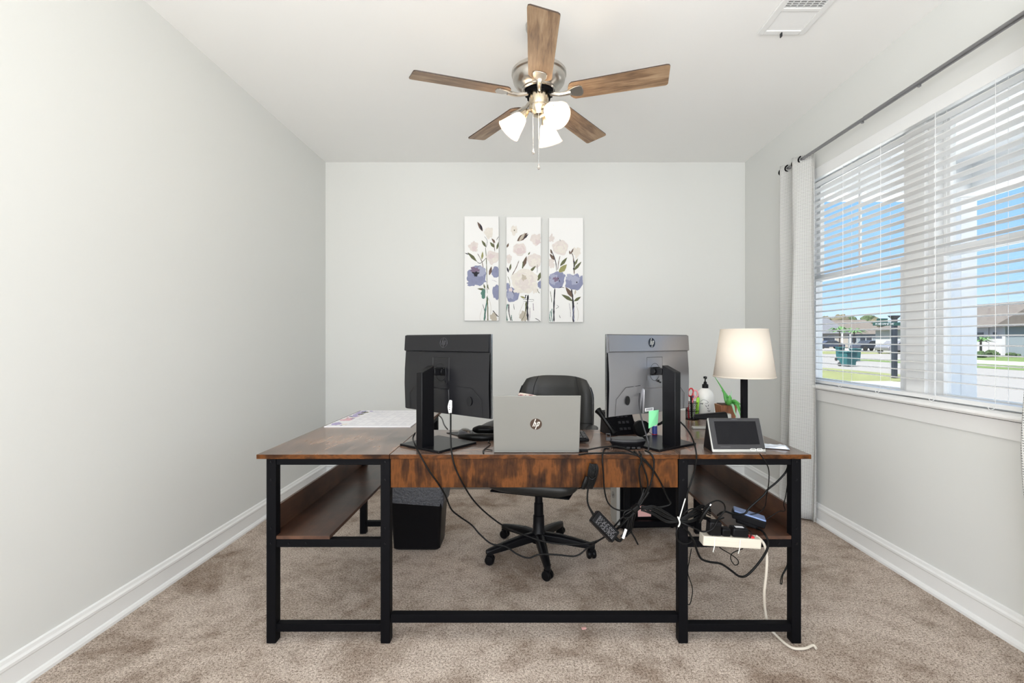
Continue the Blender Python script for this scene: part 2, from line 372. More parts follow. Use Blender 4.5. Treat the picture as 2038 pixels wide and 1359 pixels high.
# two double-hung windows and the mullion between them
XG = XR + .085
def window(name, y0, y1, label):
    t = bpy.data.objects.new(name, None); C.objects.link(t); t.location = (XG, (y0 + y1) / 2, WZ0); WM[t.name] = Matrix.Translation(t.location)
    struct(t, label, 'window')
    x0, x1 = XG - .012, XR + WT
    fr = MB().box(x0, x1, y0, y0 + .035, WZ0 - .03, WZ1).box(x0, x1, y1 - .035, y1, WZ0 - .03, WZ1).box(x0, x1, y0 + .035, y1 - .035, WZ0 - .03, WZ0 + .004).box(x0, x1, y0 + .035, y1 - .035, WZ1 - .035, WZ1)
    fr.obj('window_frame', 'vinyl_white', t, .003)
    zm = 1.655; a, b_ = y0 + .035, y1 - .035
    for nm, z0, z1, xs in (('lower_sash', WZ0 + .004, zm + .02, XG), ('upper_sash', zm - .02, WZ1 - .035, XG + .032)):
        m = MB().box(xs, xs + .03, a, a + .04, z0, z1).box(xs, xs + .03, b_ - .04, b_, z0, z1).box(xs, xs + .03, a + .04, b_ - .04, z0, z0 + (.028 if nm == 'lower_sash' else .04)).box(xs, xs + .03, a + .04, b_ - .04, z1 - .04, z1)
        if nm == 'upper_sash': m.box(xs + .01, xs + .022, (a + b_) / 2 - .009, (a + b_) / 2 + .009, z0, z1)
        s_ = m.obj(nm, 'vinyl_white', t, .003)
        MB().box(xs + .013, xs + .017, a + .035, b_ - .035, z0 + .02, z1 - .03).obj('pane', 'window_glass', s_)
window('window_1', 2.517, WY1, 'left double hung window behind the blind, nearer the curtain end')
window('window_2', WY0, 2.397, 'right double hung window behind the blind, cut by the photo edge')
struct(MB().box(XG - .03, XR + WT, 2.3971, 2.5169, WZ0, WZ1).obj('trim_3', 'vinyl_white', center=False, bevel=.003), 'flat mullion post between the two windows', 'window trim')

# ------------------------------------------------------------------ blind
bl = thing('window_blind', (XR + .03, (WY0 + WY1) / 2, WZ0), 'wide white horizontal slat blind hanging open in the window', 'window blind')
b0, b1 = WY0 + .008, WY1 - .008
MB().box(XR - .002, XR + .004, b0, b1, WZ1 - .072, WZ1 - .001).obj('valance', 'vinyl_white', bl, .001)
MB().box(XR + .006, XR + .054, b0, b1, WZ1 - .06, WZ1 - .002).obj('headrail', 'vinyl_white', bl, .003)
mb = MB(); z = WZ1 - .10; zs = []
while z > WZ0 + .055:
    zs.append(z); z -= .0435
xc = XR + .026
for z in zs:
    a = R(-3); dx, dz = .025 * math.cos(a), .025 * math.sin(a); nn = (math.sin(a) * -.0014, .0014)
    prof = [(xc - dx, z - dz), (xc, z + .0025), (xc + dx, z + dz), (xc + dx, z + dz - .003), (xc, z - .001), (xc - dx, z - dz - .003)]
    mb.prism_y(prof, b0, b1)
mb.obj('slats', 'slat_vinyl', bl, angle=50)
MB().box(xc - .026, xc + .026, b0, b1, WZ0 + .008, WZ0 + .028).obj('bottom_rail', 'vinyl_white', bl, .003)
for yy in (3.33, 2.93, 2.62, 2.27, 1.98, 1.66):
    m = MB()
    for xx in (xc - .027, xc + .027): m.cyl((xx, yy, WZ0 + .03), (xx, yy, WZ1 - .06), .0011, n=5)
    m.obj('ladder_cord', 'vinyl_white', bl)
for yy in (2.93, 2.62, 2.27, 1.98):
    m = MB(); m.tube([(XR - .012, yy, WZ0 + .022), (XR - .02, yy + .012, WZ0 + .012), (XR - .022, yy, WZ0 + .003), (XR - .018, yy - .014, WZ0 + .012)], .0012, 5, closed=True)
    m.obj('cord_loop', 'vinyl_white', bl)

# ------------------------------------------------------------------ curtain rod and curtains
RX = 1.885; RZ = 2.452
rod = thing('curtain_rod', (RX, 2.3, RZ), 'long grey metal curtain rod above the window', 'curtain rod')
MB().cyl((RX, 1.1, RZ), (RX, 2.62, RZ), .0125, n=20).obj('rod_tube', 'silver_dark' if 'silver_dark' in MATS else mat('silver_dark', (.30, .30, .31), .3, .9).name, rod)
MB().cyl((RX, 2.60, RZ), (RX, 3.475, RZ), .0105, n=20).obj('inner_tube', 'silver_dark', rod)
for yy in (2.26, 2.64): MB().box(RX - .004, RX + .006, yy - .006, yy + .006, RZ - .020, RZ - .010).obj('rod_clip', 'silver_dark', rod)
for yy in (1.20, 3.46):
    m = MB().cyl((RX, yy, RZ), (XR, yy, RZ - .004), .0045, n=10).box(XR - .005, XR, yy - .008, yy + .008, RZ - .018, RZ + .014).cyl((RX, yy - .006, RZ), (RX, yy + .006, RZ), .0145, n=16)
    m.obj('bracket', 'silver_dark', rod)
def curtain(y0, y1, label, flare, ph, amp=.040, waves=2.1, bulge=0):
    t = thing('curtain', (RX, (y0 + y1) / 2, 0), label, 'curtain', 'patterned curtain panels')
    NU, NV = 120, 40; rows = []; uv = []
    for j in range(NV + 1):
        v = j / NV; z = .012 + v * (RZ + .025 - .012)
        row = []; s_ = 0; last = None
        for i in range(NU + 1):
            u = i / NU; fl = flare * (1 - v) ** 1.3
            yy = y0 - fl + u * (y1 - y0 + 2 * fl * .6)
            yy += u * bulge * (math.exp(-((z - .80) / .28) ** 2) - 1.6 * math.exp(-((z - .1) / .35) ** 2))
            am = amp * (1 + .35 * (1 - v)) * (1 + .25 * math.sin(5 * u + 2 * v))
            xx = RX + am * math.sin(ph + u * waves * 2 * math.pi + .35 * math.sin(2.2 * v)) + .006 * math.sin(31 * u + 7 * v)
            xx = min(xx, XR - .03)
            p = Vector((xx, yy, z)); s_ += (p - last).length if last is not None else 0; last = p
            row.append(p); uv.append((s_, z))
        rows.append(row)
    mb = MB().grid(rows); mb.uv = uv
    mb.obj('curtain_cloth', 'curtain_cloth', t, angle=80, solid=.002)
    m = MB()
    for k in range(int(waves * 2)):
        u = (k * math.pi - ph + (math.pi if ph > 0 else 0)) / (waves * 2 * math.pi)
        yy = y0 + u * (y1 - y0)
        if y0 < yy < y1:
            q = [(RX + .021 * math.cos(a), yy + .004 * math.sin(a * 2), RZ + .021 * math.sin(a)) for a in [2 * math.pi * i / 14 for i in range(14)]]
            MB().tube(q, .005, 6, smooth=1, closed=True).obj('grommet', 'black_metal', t)
    return t
curtain(3.155, 3.50, 'white dotted curtain panel gathered in the far corner by the lamp', .02, .6)
curtain(1.19, 1.732, 'white dotted curtain panel at the very right edge of the photo', .02, 3.14, waves=3.25, bulge=.028)

# ------------------------------------------------------------------ ceiling vent
vt = thing('ceiling_vent', (1.325, 2.28, ZC), 'white ceiling air register with dark louvre grid near the window side', 'air vent')
VX0, VX1, VY0, VY1 = 1.205, 1.445, 2.05, 2.45
mb = MB().box(VX0, VX0 + .03, VY0, VY1, ZC - .012, ZC).box(VX1 - .03, VX1, VY0, VY1, ZC - .012, ZC).box(VX0 + .03, VX1 - .03, VY0, VY0 + .03, ZC - .012, ZC).box(VX0 + .03, VX1 - .03, VY1 - .03, VY1, ZC - .012, ZC).box(VX0 + .03, VX1 - .03, 2.255, 2.275, ZC - .012, ZC)
mb.obj('register_frame', 'trim_paint', vt, .002)
mb = MB()
for k in range(13):
    y = VY0 + .038 + k * .0135; mb.cbox((1.325, y, ZC - .006), (VX1 - VX0 - .06, .0016, .0085), rot=Matrix.Rotation(R(-22), 4, 'X'))
for k in range(5): mb.box(VX0 + .055 + k * .032, VX0 + .057 + k * .032, VY0 + .03, 2.255, ZC - .010, ZC - .004)
mb.obj('louvre', 'trim_paint', vt)
mb = MB()
for k in range(13): mb.cbox((1.325, 2.282 + k * .0115, ZC - .006), (VX1 - VX0 - .05, .0128, .0015), rot=Matrix.Rotation(R(-8), 4, 'X'))
mb.obj('louvre', 'trim_paint', vt)
MB().box(VX0 + .028, VX1 - .028, VY0 + .028, 2.257, ZC - .002, ZC - .0005).obj('duct_shade', 'vent_dark', vt)  # black sheet standing in for the shade inside the duct
MB().box(1.318, 1.323, VY1 - .022, VY1 - .006, ZC - .032, ZC - .010).obj('damper_lever', 'grey_plastic', vt)

# ------------------------------------------------------------------ ceiling fan
FX, FY, FZ = .070, 2.38, 2.45
fan = thing('ceiling_fan', (FX, FY, FZ), 'five blade ceiling fan with nickel motor and three lit glass shades', 'ceiling fan')
MB().lathe([(.060, ZC), (.067, ZC - .01), (.066, ZC - .03), (.045, ZC - .055), (.018, ZC - .065)], 40, (FX, FY, 0)).obj('canopy', 'nickel', fan)
MB().cyl((FX, FY, ZC - .06), (FX, FY, 2.58), .013).obj('downrod', 'nickel', fan)
MB().lathe([(.02, 2.590), (.10, 2.584), (.128, 2.576), (.138, 2.566), (.138, 2.552), (.131, 2.547), (.133, 2.536), (.128, 2.516), (.114, 2.498), (.096, 2.486), (.086, 2.482), (.088, 2.474), (.080, 2.470), (.076, 2.476), (.050, 2.478)], 56, (FX, FY, 0)).obj('motor_housing', 'nickel', fan, angle=50)
mb = MB().lathe([(.072, 2.478), (.072, 2.458), (.03, 2.458)], 40, (FX, FY, 0))
for k in range(10):
    a = 2 * math.pi * k / 10; mb.cbox((FX + .062 * math.cos(a), FY + .062 * math.sin(a), 2.455), (.012, .012, .02), rot=Matrix.Rotation(a, 4, 'Z'))
mb.obj('motor_ring', 'black_metal', fan)
MB().lathe([(.049, 2.462), (.049, 2.405), (.046, 2.400), (.050, 2.396), (.050, 2.385), (.034, 2.362), (.030, 2.352), (.012, 2.345)], 40, (FX, FY, 0)).obj('switch_housing', 'brass_nickel', fan)
for k in range(5):
    a = R(-90 + 72 * k)
    M = Matrix.Translation((FX, FY, FZ)) @ Matrix.Rotation(a, 4, 'Z') @ Matrix.Rotation(R(-12), 4, 'X')
    out = []
    r0, r1, w0, w1 = .150, .634, .056, .064
    for q in range(9):
        t = math.pi / 2 + math.pi * q / 8
        out.append((r0 + .028 + .028 * math.cos(t), w0 * math.sin(t) * (1 - .12 * abs(math.cos(t)))))
    out += [(r1 - .015, -w1), (r1 - .004, -w1 + .003), (r1, -w1 + .012), (r1 - .012, w1 - .010), (r1 - .018, w1 - .002), (r1 - .026, w1)]
    mb = MB(); mb.prism(out, -.003, .003); mb.mi = [0, 0] + [1] * (len(mb.f) - 2)
    # own local frame, so the grain runs along each blade
    o = mb.obj('blade', ['blade_wood', 'blade_edge'], None, 0, center=False); o.matrix_world = M; o.parent = fan
    o.matrix_parent_inverse = WM[fan.name].inverted(); o.matrix_basis = M
    m = MB(M)
    m.tube([(.060, 0, .004), (.105, 0, -.010), (.135, 0, -.010), (.165, 0, -.008)], .01, 10, radii=[.011, .010, .012, .012])
    prof = [(.140, .010), (.160, .020), (.185, .032), (.212, .034), (.222, .024), (.225, 0), (.222, -.024), (.212, -.034), (.185, -.032), (.160, -.020), (.140, -.010)]
    m.hexa([(x, y, -.010 if x < .215 else -.006) for x, y in reversed(prof)], [(x, y, -.003) for x, y in reversed(prof)])
    m.obj('blade_arm', 'nickel', fan, .0015)
for k, (ad, tilt) in enumerate(((182, 42), (302, 50), (62, 34))):
    a = R(ad); d = Vector((math.cos(a), math.sin(a), 0)); c0 = Vector((FX, FY, 2.375)) + d * .030
    ax = (d * math.sin(R(tilt)) + Vector((0, 0, -math.cos(R(tilt))))).normalized()
    q = ax.to_track_quat('Z', 'Y').to_matrix().to_4x4()
    s0 = c0 + d * .035 + Vector((0, 0, -.006))
    m = MB().tube([c0, c0 + d * .02 + Vector((0, 0, .002)), s0], .0085, 10); m.lathe([(.010, -.012), (.016, 0), (.021, .022), (.023, .042), (.0215, .044)], 24, s0, q)
    m.obj('lamp_holder', 'brass_nickel', fan)
    g = MB().lathe([(.026, .030), (.031, .036), (.037, .050), (.044, .072), (.052, .098), (.060, .122), (.065, .132), (.0635, .133), (.058, .122), (.050, .098), (.042, .072), (.035, .050), (.029, .038)], 36, s0, q, cap=False)
    sh = g.obj('glass_shade', 'shade_glass', fan, angle=80)
    MB().lathe([(.001, .040), (.012, .044), (.014, .055), (.024, .072), (.029, .088), (.024, .104), (.012, .114), (.001, .117)], 20, s0, q, cap=False).obj('light_bulb', 'bulb', sh, angle=80)
for px, py0, py1, Yc in ((1061, 205, 296, 2.335), (1072, 214, 326, 2.335)):
    a = P(px, py0, Yc); b_ = P(px, py1, Yc)
    m = MB(); nb = int((a.z - b_.z) / .006)
    m.cyl(a, b_, .0009, n=5)
    for i in range(nb): m.ball((a.x, a.y, a.z + (b_.z - a.z) * (i + .5) / nb), .0019, 6)
    ch = m.obj('pull_chain', 'silver', fan)
    MB().lathe([(.0008, .004), (.002, 0), (.0045, -.010), (.0085, -.020), (.0075, -.026), (.001, -.030)], 8, b_).obj('chain_pendant', 'crystal', ch, angle=10)

# ------------------------------------------------------------------ three canvases
def art(px0, px1, py0, py1, label, paint):
    Yf = YB - .032; s = Yf / F
    x0, x1 = (px0 - CX) * s, (px1 - CX) * s; z1, z0 = H - (py0 - CY) * s, H - (py1 - CY) * s
    mats = ['canvas_white', 'canvas_edge']
    mb = MB().box(x0, x1, Yf, YB - .002, z0, z1, 1)
    layer = [0]
    def conv(cx, cy):
        return (900 + cx / 5.434 - CX) * s, H - (410 + cy / 5.434 - CY) * s
    def put(pts, m):
        if m not in mats: mats.append(m)
        layer[0] += 1; y = Yf - .0002 - layer[0] * .00001
        q = [conv(*p) for p in pts]; q = [(min(max(x, x0 + .0005), x1 - .0005), y, min(max(z, z0 + .0005), z1 - .0005)) for x, z in q]
        n = len(q); c = (sum(p[0] for p in q) / n, y, sum(p[2] for p in q) / n)
        mb.add([c] + q, [(0, i + 1, (i + 1) % n + 1) for i in range(n)], mats.index(m))
    def blob(cx, cy, rx, ry, m, rough=.12, n=30, seed=0):
        rnd = random.Random(seed + cx * 7 + cy); ph = [rnd.uniform(0, 6.3) for _ in range(6)]
        pts = []
        for i in range(n):
            a = 2 * math.pi * i / n
            k = 1 + rough * (math.sin(3 * a + ph[0]) * .5 + math.sin(5 * a + ph[1]) * .5 + math.sin(8 * a + ph[2]) * .4) + rnd.uniform(-rough, rough) * .4
            pts.append((cx + rx * k * math.cos(a), cy + ry * k * math.sin(a)))
        put(pts, m)
    def leaf(ax, ay, bx, by, wd, m):
        d = Vector((bx - ax, by - ay)); n_ = Vector((-d.y, d.x)).normalized() * wd
        L_ = [(0, 0), (.2, .6), (.45, 1), (.75, .6), (1, 0), (.75, -.5), (.45, -.8), (.2, -.5)]
        put([(ax + d.x * t + n_.x * k, ay + d.y * t + n_.y * k) for t, k in L_], m)
    def stem(pts, wd, m):
        P_ = [Vector(p) for p in pts]; o_ = []; rn = random.Random(int(pts[0][0] * 3 + pts[0][1]))
        if len(P_) == 2:
            d = P_[1] - P_[0]; P_.insert(1, (P_[0] + P_[1]) / 2 + Vector((-d.y, d.x)) * rn.uniform(-.10, .10))
        for i in range(len(P_) - 1):
            p0, p1, p2, p3 = P_[max(i - 1, 0)], P_[i], P_[i + 1], P_[min(i + 2, len(P_) - 1)]
            for k in range(6):
                t = k / 6; o_.append(.5 * ((2 * p1) + (p2 - p0) * t + (2 * p0 - 5 * p1 + 4 * p2 - p3) * t * t + (3 * p1 - p0 - 3 * p2 + p3) * t ** 3))
        o_.append(P_[-1]); N_ = len(o_); wj = [wd * .42 * rn.uniform(.55, 1.15) * (.45 if i in (0, N_ - 1) else 1) for i in range(N_)]
        for i in range(N_ - 1):
            a, b_ = o_[i], o_[i + 1]; d = b_ - a
            if d.length < 1e-6: continue
            n_ = Vector((-d.y, d.x)).normalized(); e_ = d.normalized() * .6
            put([tuple(a + n_ * wj[i] - e_), tuple(b_ + n_ * wj[i + 1] + e_), tuple(b_ - n_ * wj[i + 1] + e_), tuple(a - n_ * wj[i] - e_)], m)
    mb.poly([(x0, Yf - .0001, z0), (x1, Yf - .0001, z0), (x1, Yf - .0001, z1), (x0, Yf - .0001, z1)], 0)
    def rose(cx, cy, r, m, m2, dark=None):
        blob(cx, cy, r, r * .95, m, .10)
        for k, (f, an) in enumerate(((.78, .3), (.58, 1.4), (.40, 2.8))):
            blob(cx + r * .08 * math.cos(an * 3), cy + r * .08 * math.sin(an * 3), r * f, r * f * .85, m2 if k % 2 == 0 else m, .16, seed=k)
        if dark: blob(cx, cy, r * .16, r * .2, dark, .4)
    paint(blob, leaf, stem, rose)
    o = mb.obj('canvas_print', mats, None, 0, center=True)
    tag(o, label, 'wall art', 'floral canvas triptych')
def paint1(blob, leaf, stem, rose):
    stem([(385, 1240), (378, 900), (370, 600), (360, 450)], 10, 'p_leaf'); stem([(370, 560), (300, 620), (250, 580)], 7, 'p_dark'); stem([(340, 690), (320, 600), (275, 515)], 8, 'p_brown')
    stem([(362, 455), (380, 380), (350, 330)], 5, 'p_dark'); stem([(460, 490), (450, 400), (430, 360)], 8, 'p_brown'); stem([(480, 370), (505, 330)], 7, 'p_dark')
    leaf(330, 275, 272, 170, 20, 'p_brown'); leaf(325, 270, 300, 190, 12, 'p_dark'); leaf(365, 445, 318, 370, 16, 'p_leaf'); leaf(455, 450, 408, 390, 18, 'p_leaf')
    leaf(480, 470, 505, 385, 15, 'p_leaf'); leaf(465, 400, 425, 350, 13, 'p_brown'); leaf(265, 600, 165, 500, 20, 'p_leaf'); leaf(185, 525, 135, 508, 6, 'p_dark'); leaf(320, 580, 330, 490, 14, 'p_leaf_l')
    blob(395, 290, 46, 62, 'p_cream', .2); blob(232, 440, 48, 55, 'p_blush', .22); blob(240, 460, 25, 28, 'p_rose', .3)
    blob(440, 555, 75, 68, 'p_blush', .2); blob(425, 545, 34, 26, 'p_rose', .3); blob(460, 580, 26, 22, 'p_cream', .3)
    blob(265, 755, 105, 108, 'p_blue', .10); blob(300, 720, 60, 70, 'p_blue_l', .2); blob(245, 690, 48, 30, 'p_plum', .3); blob(210, 840, 50, 26, 'p_blue', .2); blob(255, 735, 30, 28, 'p_dark', .45); blob(300, 800, 60, 40, 'p_blue', .2)
    blob(470, 715, 42, 62, 'p_blue', .1); leaf(400, 750, 425, 650, 18, 'p_brown'); blob(450, 815, 45, 40, 'canvas_white', .2); stem([(430, 800), (480, 820)], 3, 'p_plum')
    blob(478, 930, 42, 80, 'p_blue', .12); leaf(370, 910, 270, 893, 14, 'p_leaf'); leaf(355, 900, 340, 840, 10, 'p_leaf'); stem([(395, 900), (385, 850)], 14, 'p_leaf')
    blob(345, 950, 34, 52, 'p_teal', .12); blob(368, 950, 12, 60, 'canvas_white', .2); stem([(345, 1250), (360, 1120), (385, 990)], 22, 'p_teal'); stem([(385, 1250), (385, 1100), (375, 980)], 14, 'p_leaf'); stem([(330, 1060), (360, 1180), (350, 1240)], 5, 'p_dark')
    blob(450, 1200, 38, 50, 'p_sand', .2); stem([(440, 1130), (480, 1180), (500, 1195)], 10, 'p_dark'); stem([(400, 1000), (420, 1100), (410, 1180)], 4, 'p_sand'); stem([(325, 1100), (300, 1200), (310, 1240)], 3, 'p_sand')
def paint2(blob, leaf, stem, rose):
    stem([(820, 1245), (812, 1100), (820, 960)], 26, 'p_dark'); stem([(790, 1245), (795, 1120), (800, 1030)], 22, 'p_leaf'); stem([(640, 760), (690, 670), (722, 590)], 9, 'p_brown'); stem([(620, 900), (600, 760)], 6, 'p_leaf')
    blob(670, 262, 34, 52, 'p_cream', .2); blob(672, 262, 6, 8, 'p_leaf', .3)
    leaf(700, 380, 815, 290, 34, 'p_brown'); leaf(720, 385, 790, 285, 18, 'p_sand'); leaf(770, 360, 825, 300, 10, 'p_dark'); leaf(590, 450, 610, 400, 12, 'p_brown')
    rose(730, 470, 72, 'p_blush', 'p_rose'); blob(905, 360, 56, 62, 'p_blush', .2); blob(925, 390, 30, 26, 'p_rose', .3)
    rose(890, 590, 80, 'p_blush', 'p_cream'); blob(615, 570, 28, 50, 'p_blush', .2)
    leaf(760, 670, 805, 540, 22, 'p_brown'); stem([(760, 675), (765, 600)], 14, 'p_leaf'); leaf(820, 530, 842, 495, 8, 'p_leaf')
    leaf(620, 700, 635, 620, 13, 'p_leaf'); leaf(610, 720, 592, 660, 12, 'p_dark'); leaf(835, 715, 905, 645, 16, 'p_leaf'); leaf(925, 810, 955, 715, 22, 'p_leaf'); stem([(918, 720), (920, 630)], 5, 'p_dark')
    blob(650, 960, 72, 78, 'p_blue', .12); blob(630, 960, 36, 46, 'p_blue_l', .25); blob(600, 870, 20, 40, 'p_blue', .2); blob(632, 905, 20, 20, 'p_rose', .3); stem([(650, 920), (665, 945)], 8, 'p_dark')
    rose(780, 810, 138, 'p_cream', 'p_blush'); blob(775, 775, 26, 30, 'p_sand', .3); blob(700, 900, 40, 40, 'p_cream', .3); blob(890, 880, 40, 60, 'p_cream', .3); blob(945, 850, 20, 40, 'p_blue', .2)
    leaf(790, 1000, 735, 975, 12, 'p_leaf_l'); stem([(800, 960), (790, 1000)], 12, 'p_dark'); stem([(765, 1010), (880, 1010)], 5, 'p_dark'); stem([(880, 1010), (870, 1030), (770, 1030)], 3, 'p_dark')
    blob(770, 1190, 40, 55, 'p_sand', .2); stem([(745, 1240), (790, 1150)], 8, 'p_leaf'); stem([(775, 1040), (745, 1110), (720, 1180)], 4, 'p_sand'); stem([(875, 1050), (880, 1130)], 7, 'p_plum'); stem([(835, 1245), (840, 1100)], 6, 'p_plum')
    stem([(595, 1240), (600, 1060)], 20, 'p_teal'); stem([(635, 1240), (612, 1060)], 14, 'p_dark'); stem([(650, 1240), (640, 1180)], 12, 'p_teal'); stem([(665, 1060), (672, 1120)], 6, 'p_dark'); stem([(900, 1215), (955, 1250)], 8, 'p_dark'); stem([(920, 900), (945, 945)], 7, 'p_leaf')
def paint3(blob, leaf, stem, rose):
    stem([(1100, 1250), (1100, 1080), (1110, 890)], 18, 'p_dark'); stem([(1310, 1255), (1308, 1060), (1290, 900)], 24, 'p_dark'); stem([(1322, 1250), (1322, 1080)], 12, 'p_blue')
    stem([(1130, 700), (1115, 590), (1068, 470)], 11, 'p_dark'); stem([(1140, 690), (1165, 540)], 9, 'p_brown'); stem([(1320, 740), (1310, 560), (1285, 500)], 12, 'p_brown'); stem([(1312, 690), (1315, 590)], 18, 'p_dark')
    rose(1170, 450, 84, 'p_blush', 'p_cream'); blob(1075, 350, 28, 40, 'p_blush', .3); blob(1345, 500, 42, 55, 'p_cream', .25); blob(1070, 620, 40, 52, 'p_blush', .3); stem([(1165, 360), (1170, 378)], 5, 'p_dark')
    leaf(1105, 585, 1052, 515, 18, 'p_brown'); leaf(1075, 520, 1062, 465, 9, 'p_brown'); leaf(1165, 650, 1243, 555, 20, 'p_leaf'); leaf(1150, 720, 1240, 630, 34, 'p_leaf_l'); leaf(1280, 520, 1312, 455, 10, 'p_brown')
    leaf(1310, 700, 1398, 600, 18, 'p_leaf'); leaf(1315, 650, 1360, 565, 13, 'p_leaf'); leaf(1275, 525, 1268, 480, 10, 'p_brown')
    blob(1125, 800, 92, 88, 'p_blue', .12); blob(1100, 790, 50, 56, 'p_blue_l', .25); blob(1180, 750, 40, 30, 'p_blue', .2); blob(1120, 790, 30, 24, 'p_plum', .4); stem([(1140, 800), (1150, 785), (1165, 825)], 8, 'p_dark'); stem([(1160, 880), (1210, 885)], 8, 'p_dark')
    blob(1320, 825, 94, 85, 'p_blue', .12); blob(1330, 800, 52, 48, 'p_blue_l', .25); blob(1270, 770, 40, 36, 'p_blue_l', .2); blob(1395, 800, 18, 50, 'p_blue', .2); blob(1347, 825, 7, 8, 'p_dark', .3)
    leaf(1300, 990, 1225, 875, 26, 'p_brown'); leaf(1305, 1030, 1180, 955, 22, 'p_leaf'); leaf(1315, 1030, 1392, 980, 18, 'p_leaf'); leaf(1325, 960, 1335, 900, 10, 'p_sand')
    stem([(1075, 1040), (1060, 920)], 6, 'p_leaf'); stem([(1060, 1250), (1065, 1130)], 10, 'p_teal'); stem([(1085, 1250), (1080, 1110)], 12, 'p_teal'); stem([(1130, 1070), (1150, 1090), (1120, 1110)], 4, 'p_dark'); stem([(1160, 1180), (1170, 1210)], 6, 'p_dark')
    stem([(1345, 1080), (1355, 1240)], 5, 'p_sand'); stem([(1265, 1050), (1280, 1200)], 4, 'p_plum'); stem([(1355, 1045), (1350, 1060)], 6, 'p_dark')
art(924.5, 992.5, 430.5, 638, 'floral canvas with one large blue poppy, leftmost of the three', paint1)
art(1008, 1076.5, 432, 639.5, 'floral canvas with a big cream rose, middle of the three', paint2)
art(1092.5, 1160.5, 433.5, 641, 'floral canvas with two blue blooms side by side, rightmost of the three', paint3)

# ------------------------------------------------------------------ desk (U shape: centre table and two wings bolted together)
DZ = .765; TT = .018; DY = 1.88
X0, X1, X2, X3 = -1.07, -.540, .614, 1.14; YW = 3.07; YC = 2.40; LG = .038
desk = thing('office_desk', ((X1 + X2) / 2, DY, 0), 'large U shaped rustic brown desk on a black metal frame', 'desk')
def topslab(*a):
    m = MB().box(*a); m.mi = list(TOPMI); return m
topslab(X0, X1 - .001, DY, YW, DZ - TT, DZ).obj('desktop', ['desk_wood', 'edge_wood'], desk, .0015)
topslab(X1 + .001, X2 - .001, DY, YC, DZ - TT, DZ).obj('desktop', ['desk_wood_cross', 'edge_wood'], desk, .0015)
topslab(X2 + .001, X3, DY, YW, DZ - TT, DZ).obj('desktop', ['desk_wood', 'edge_wood'], desk, .0015)
MB().box(X1 + .004, X2 - .004, DY + .006, DY + .024, .632, DZ - TT).obj('modesty_panel', 'apron_wood', desk, .001)
yl = DY + .014
def leg(x, y): MB().box(x, x + LG, y, y + LG, 0.004, DZ - TT).obj('leg', 'black_metal', desk, .002)
def foot(x, y): pass
YL = 2.965
LEGS = [(X0 + .032, yl), (X1 - LG - .002, yl), (X2 + .002, yl), (X3 - .032 - LG, yl), (X0 + .032, YL), (X1 - LG - .01, YL), (X2 + .01, YL), (X3 - .032 - LG, YL)]
for x, y in LEGS: leg(x, y)
for a, b_ in ((X0 + .032, X1 - .002), (X2 + .002, X3 - .032)):
    for yy in (yl, YL):
        for z0, z1, nm in ((DZ - TT - .028, DZ - TT, 'top_rail'), (.388, .420, 'middle_rail'), (.048, .080, 'bottom_rail')):
            MB().box(a + LG, b_ - LG, yy + .004, yy + LG - .004, z0, z1).obj(nm, 'black_metal', desk, .0015)
for xx in (X0 + .035, X1 - LG, X2 + .006, X3 - .067):
    MB().box(xx, xx + .03, yl + LG, YL, DZ - TT - .026, DZ - TT).obj('side_rail', 'black_metal', desk)
MB().box(X1, X2, yl + .004, yl + .034, .084, .118).obj('cross_bar', 'black_metal', desk, .0015)
MB().box(X1, X2, YC - .06, YC - .03, DZ - TT - .026, DZ - TT).obj('rear_rail', 'black_metal', desk)
MB().box(X0 + .046, X0 + .285, yl + .004, YL + .03, .420, .434).obj('shelf', 'shelf_wood', desk, .001)
MB().box(X3 - .285, X3 - .046, yl + .004, YL + .03, .420, .434).obj('shelf', 'shelf_wood', desk, .001)
MB().box(X0 + .034, X0 + .046, yl + LG, YL, .405, .535).obj('shelf_back', 'shelf_wood', desk, .001)
MB().box(X3 - .046, X3 - .034, yl + LG, YL, .405, .535).obj('shelf_back', 'shelf_wood', desk, .001)
def bolt(x, y, z): MB().lathe([(.0045, 0), (.004, .0025), (.001, .003)], 10, (x, y, z), Matrix.Rotation(R(90), 4, 'X')).obj('bolt', 'black_plastic', desk)
for x, y in LEGS[:4]:
    for z in (.732, .66, .466, .404): bolt(x + LG / 2, y, z)
for x in (X0 + .12, X0 + .19, X3 - .12, X3 - .19): bolt(x, yl + .004, .404)

# ------------------------------------------------------------------ logo: a disc with slanted h and p
def logo(mb, M, r, mi_d, mi_l, up=.0006, ring=False):
    M0 = mb.M; mb.M = M                     # M maps (x right, y up, z out)
    n = 40
    if ring:
        mb.tube([(r * math.cos(2 * math.pi * i / n), r * math.sin(2 * math.pi * i / n), up) for i in range(n)], r * .035, 4, mi=mi_l, smooth=1, closed=True)
    else:
        mb.prism([(r * math.cos(2 * math.pi * i / n), r * math.sin(2 * math.pi * i / n)) for i in range(n)], 0, up, mi_d)
    sh = .34
    def q(pts): mb.prism([((x + sh * y) * r, y * r) for x, y in pts], up, up * 1.8, mi_l)
    t = .15
    q([(-.46, -.42), (-.46 + t, -.42), (-.46 + t, .93), (-.46, .93)])                       # h ascender
    q([(-.46 + t, .30), (-.12, .30), (-.02, .20), (-.02, -.42), (-.17, -.42), (-.17, .14), (-.46 + t, .14)])
    q([(.14, .42), (.14, -.93), (.14 + t, -.93), (.14 + t, .42)])                            # p stem
    q([(.14 + t, .42), (.14 + t, .27), (.42, .27), (.42, -.24), (.14 + t, -.24), (.14 + t, -.38), (.48, -.38), (.57, -.28), (.57, .32), (.48, .42)])
    mb.M = M0
FACE_NEGY = Matrix(((1, 0, 0, 0), (0, 0, -1, 0), (0, 1, 0, 0), (0, 0, 0, 1)))

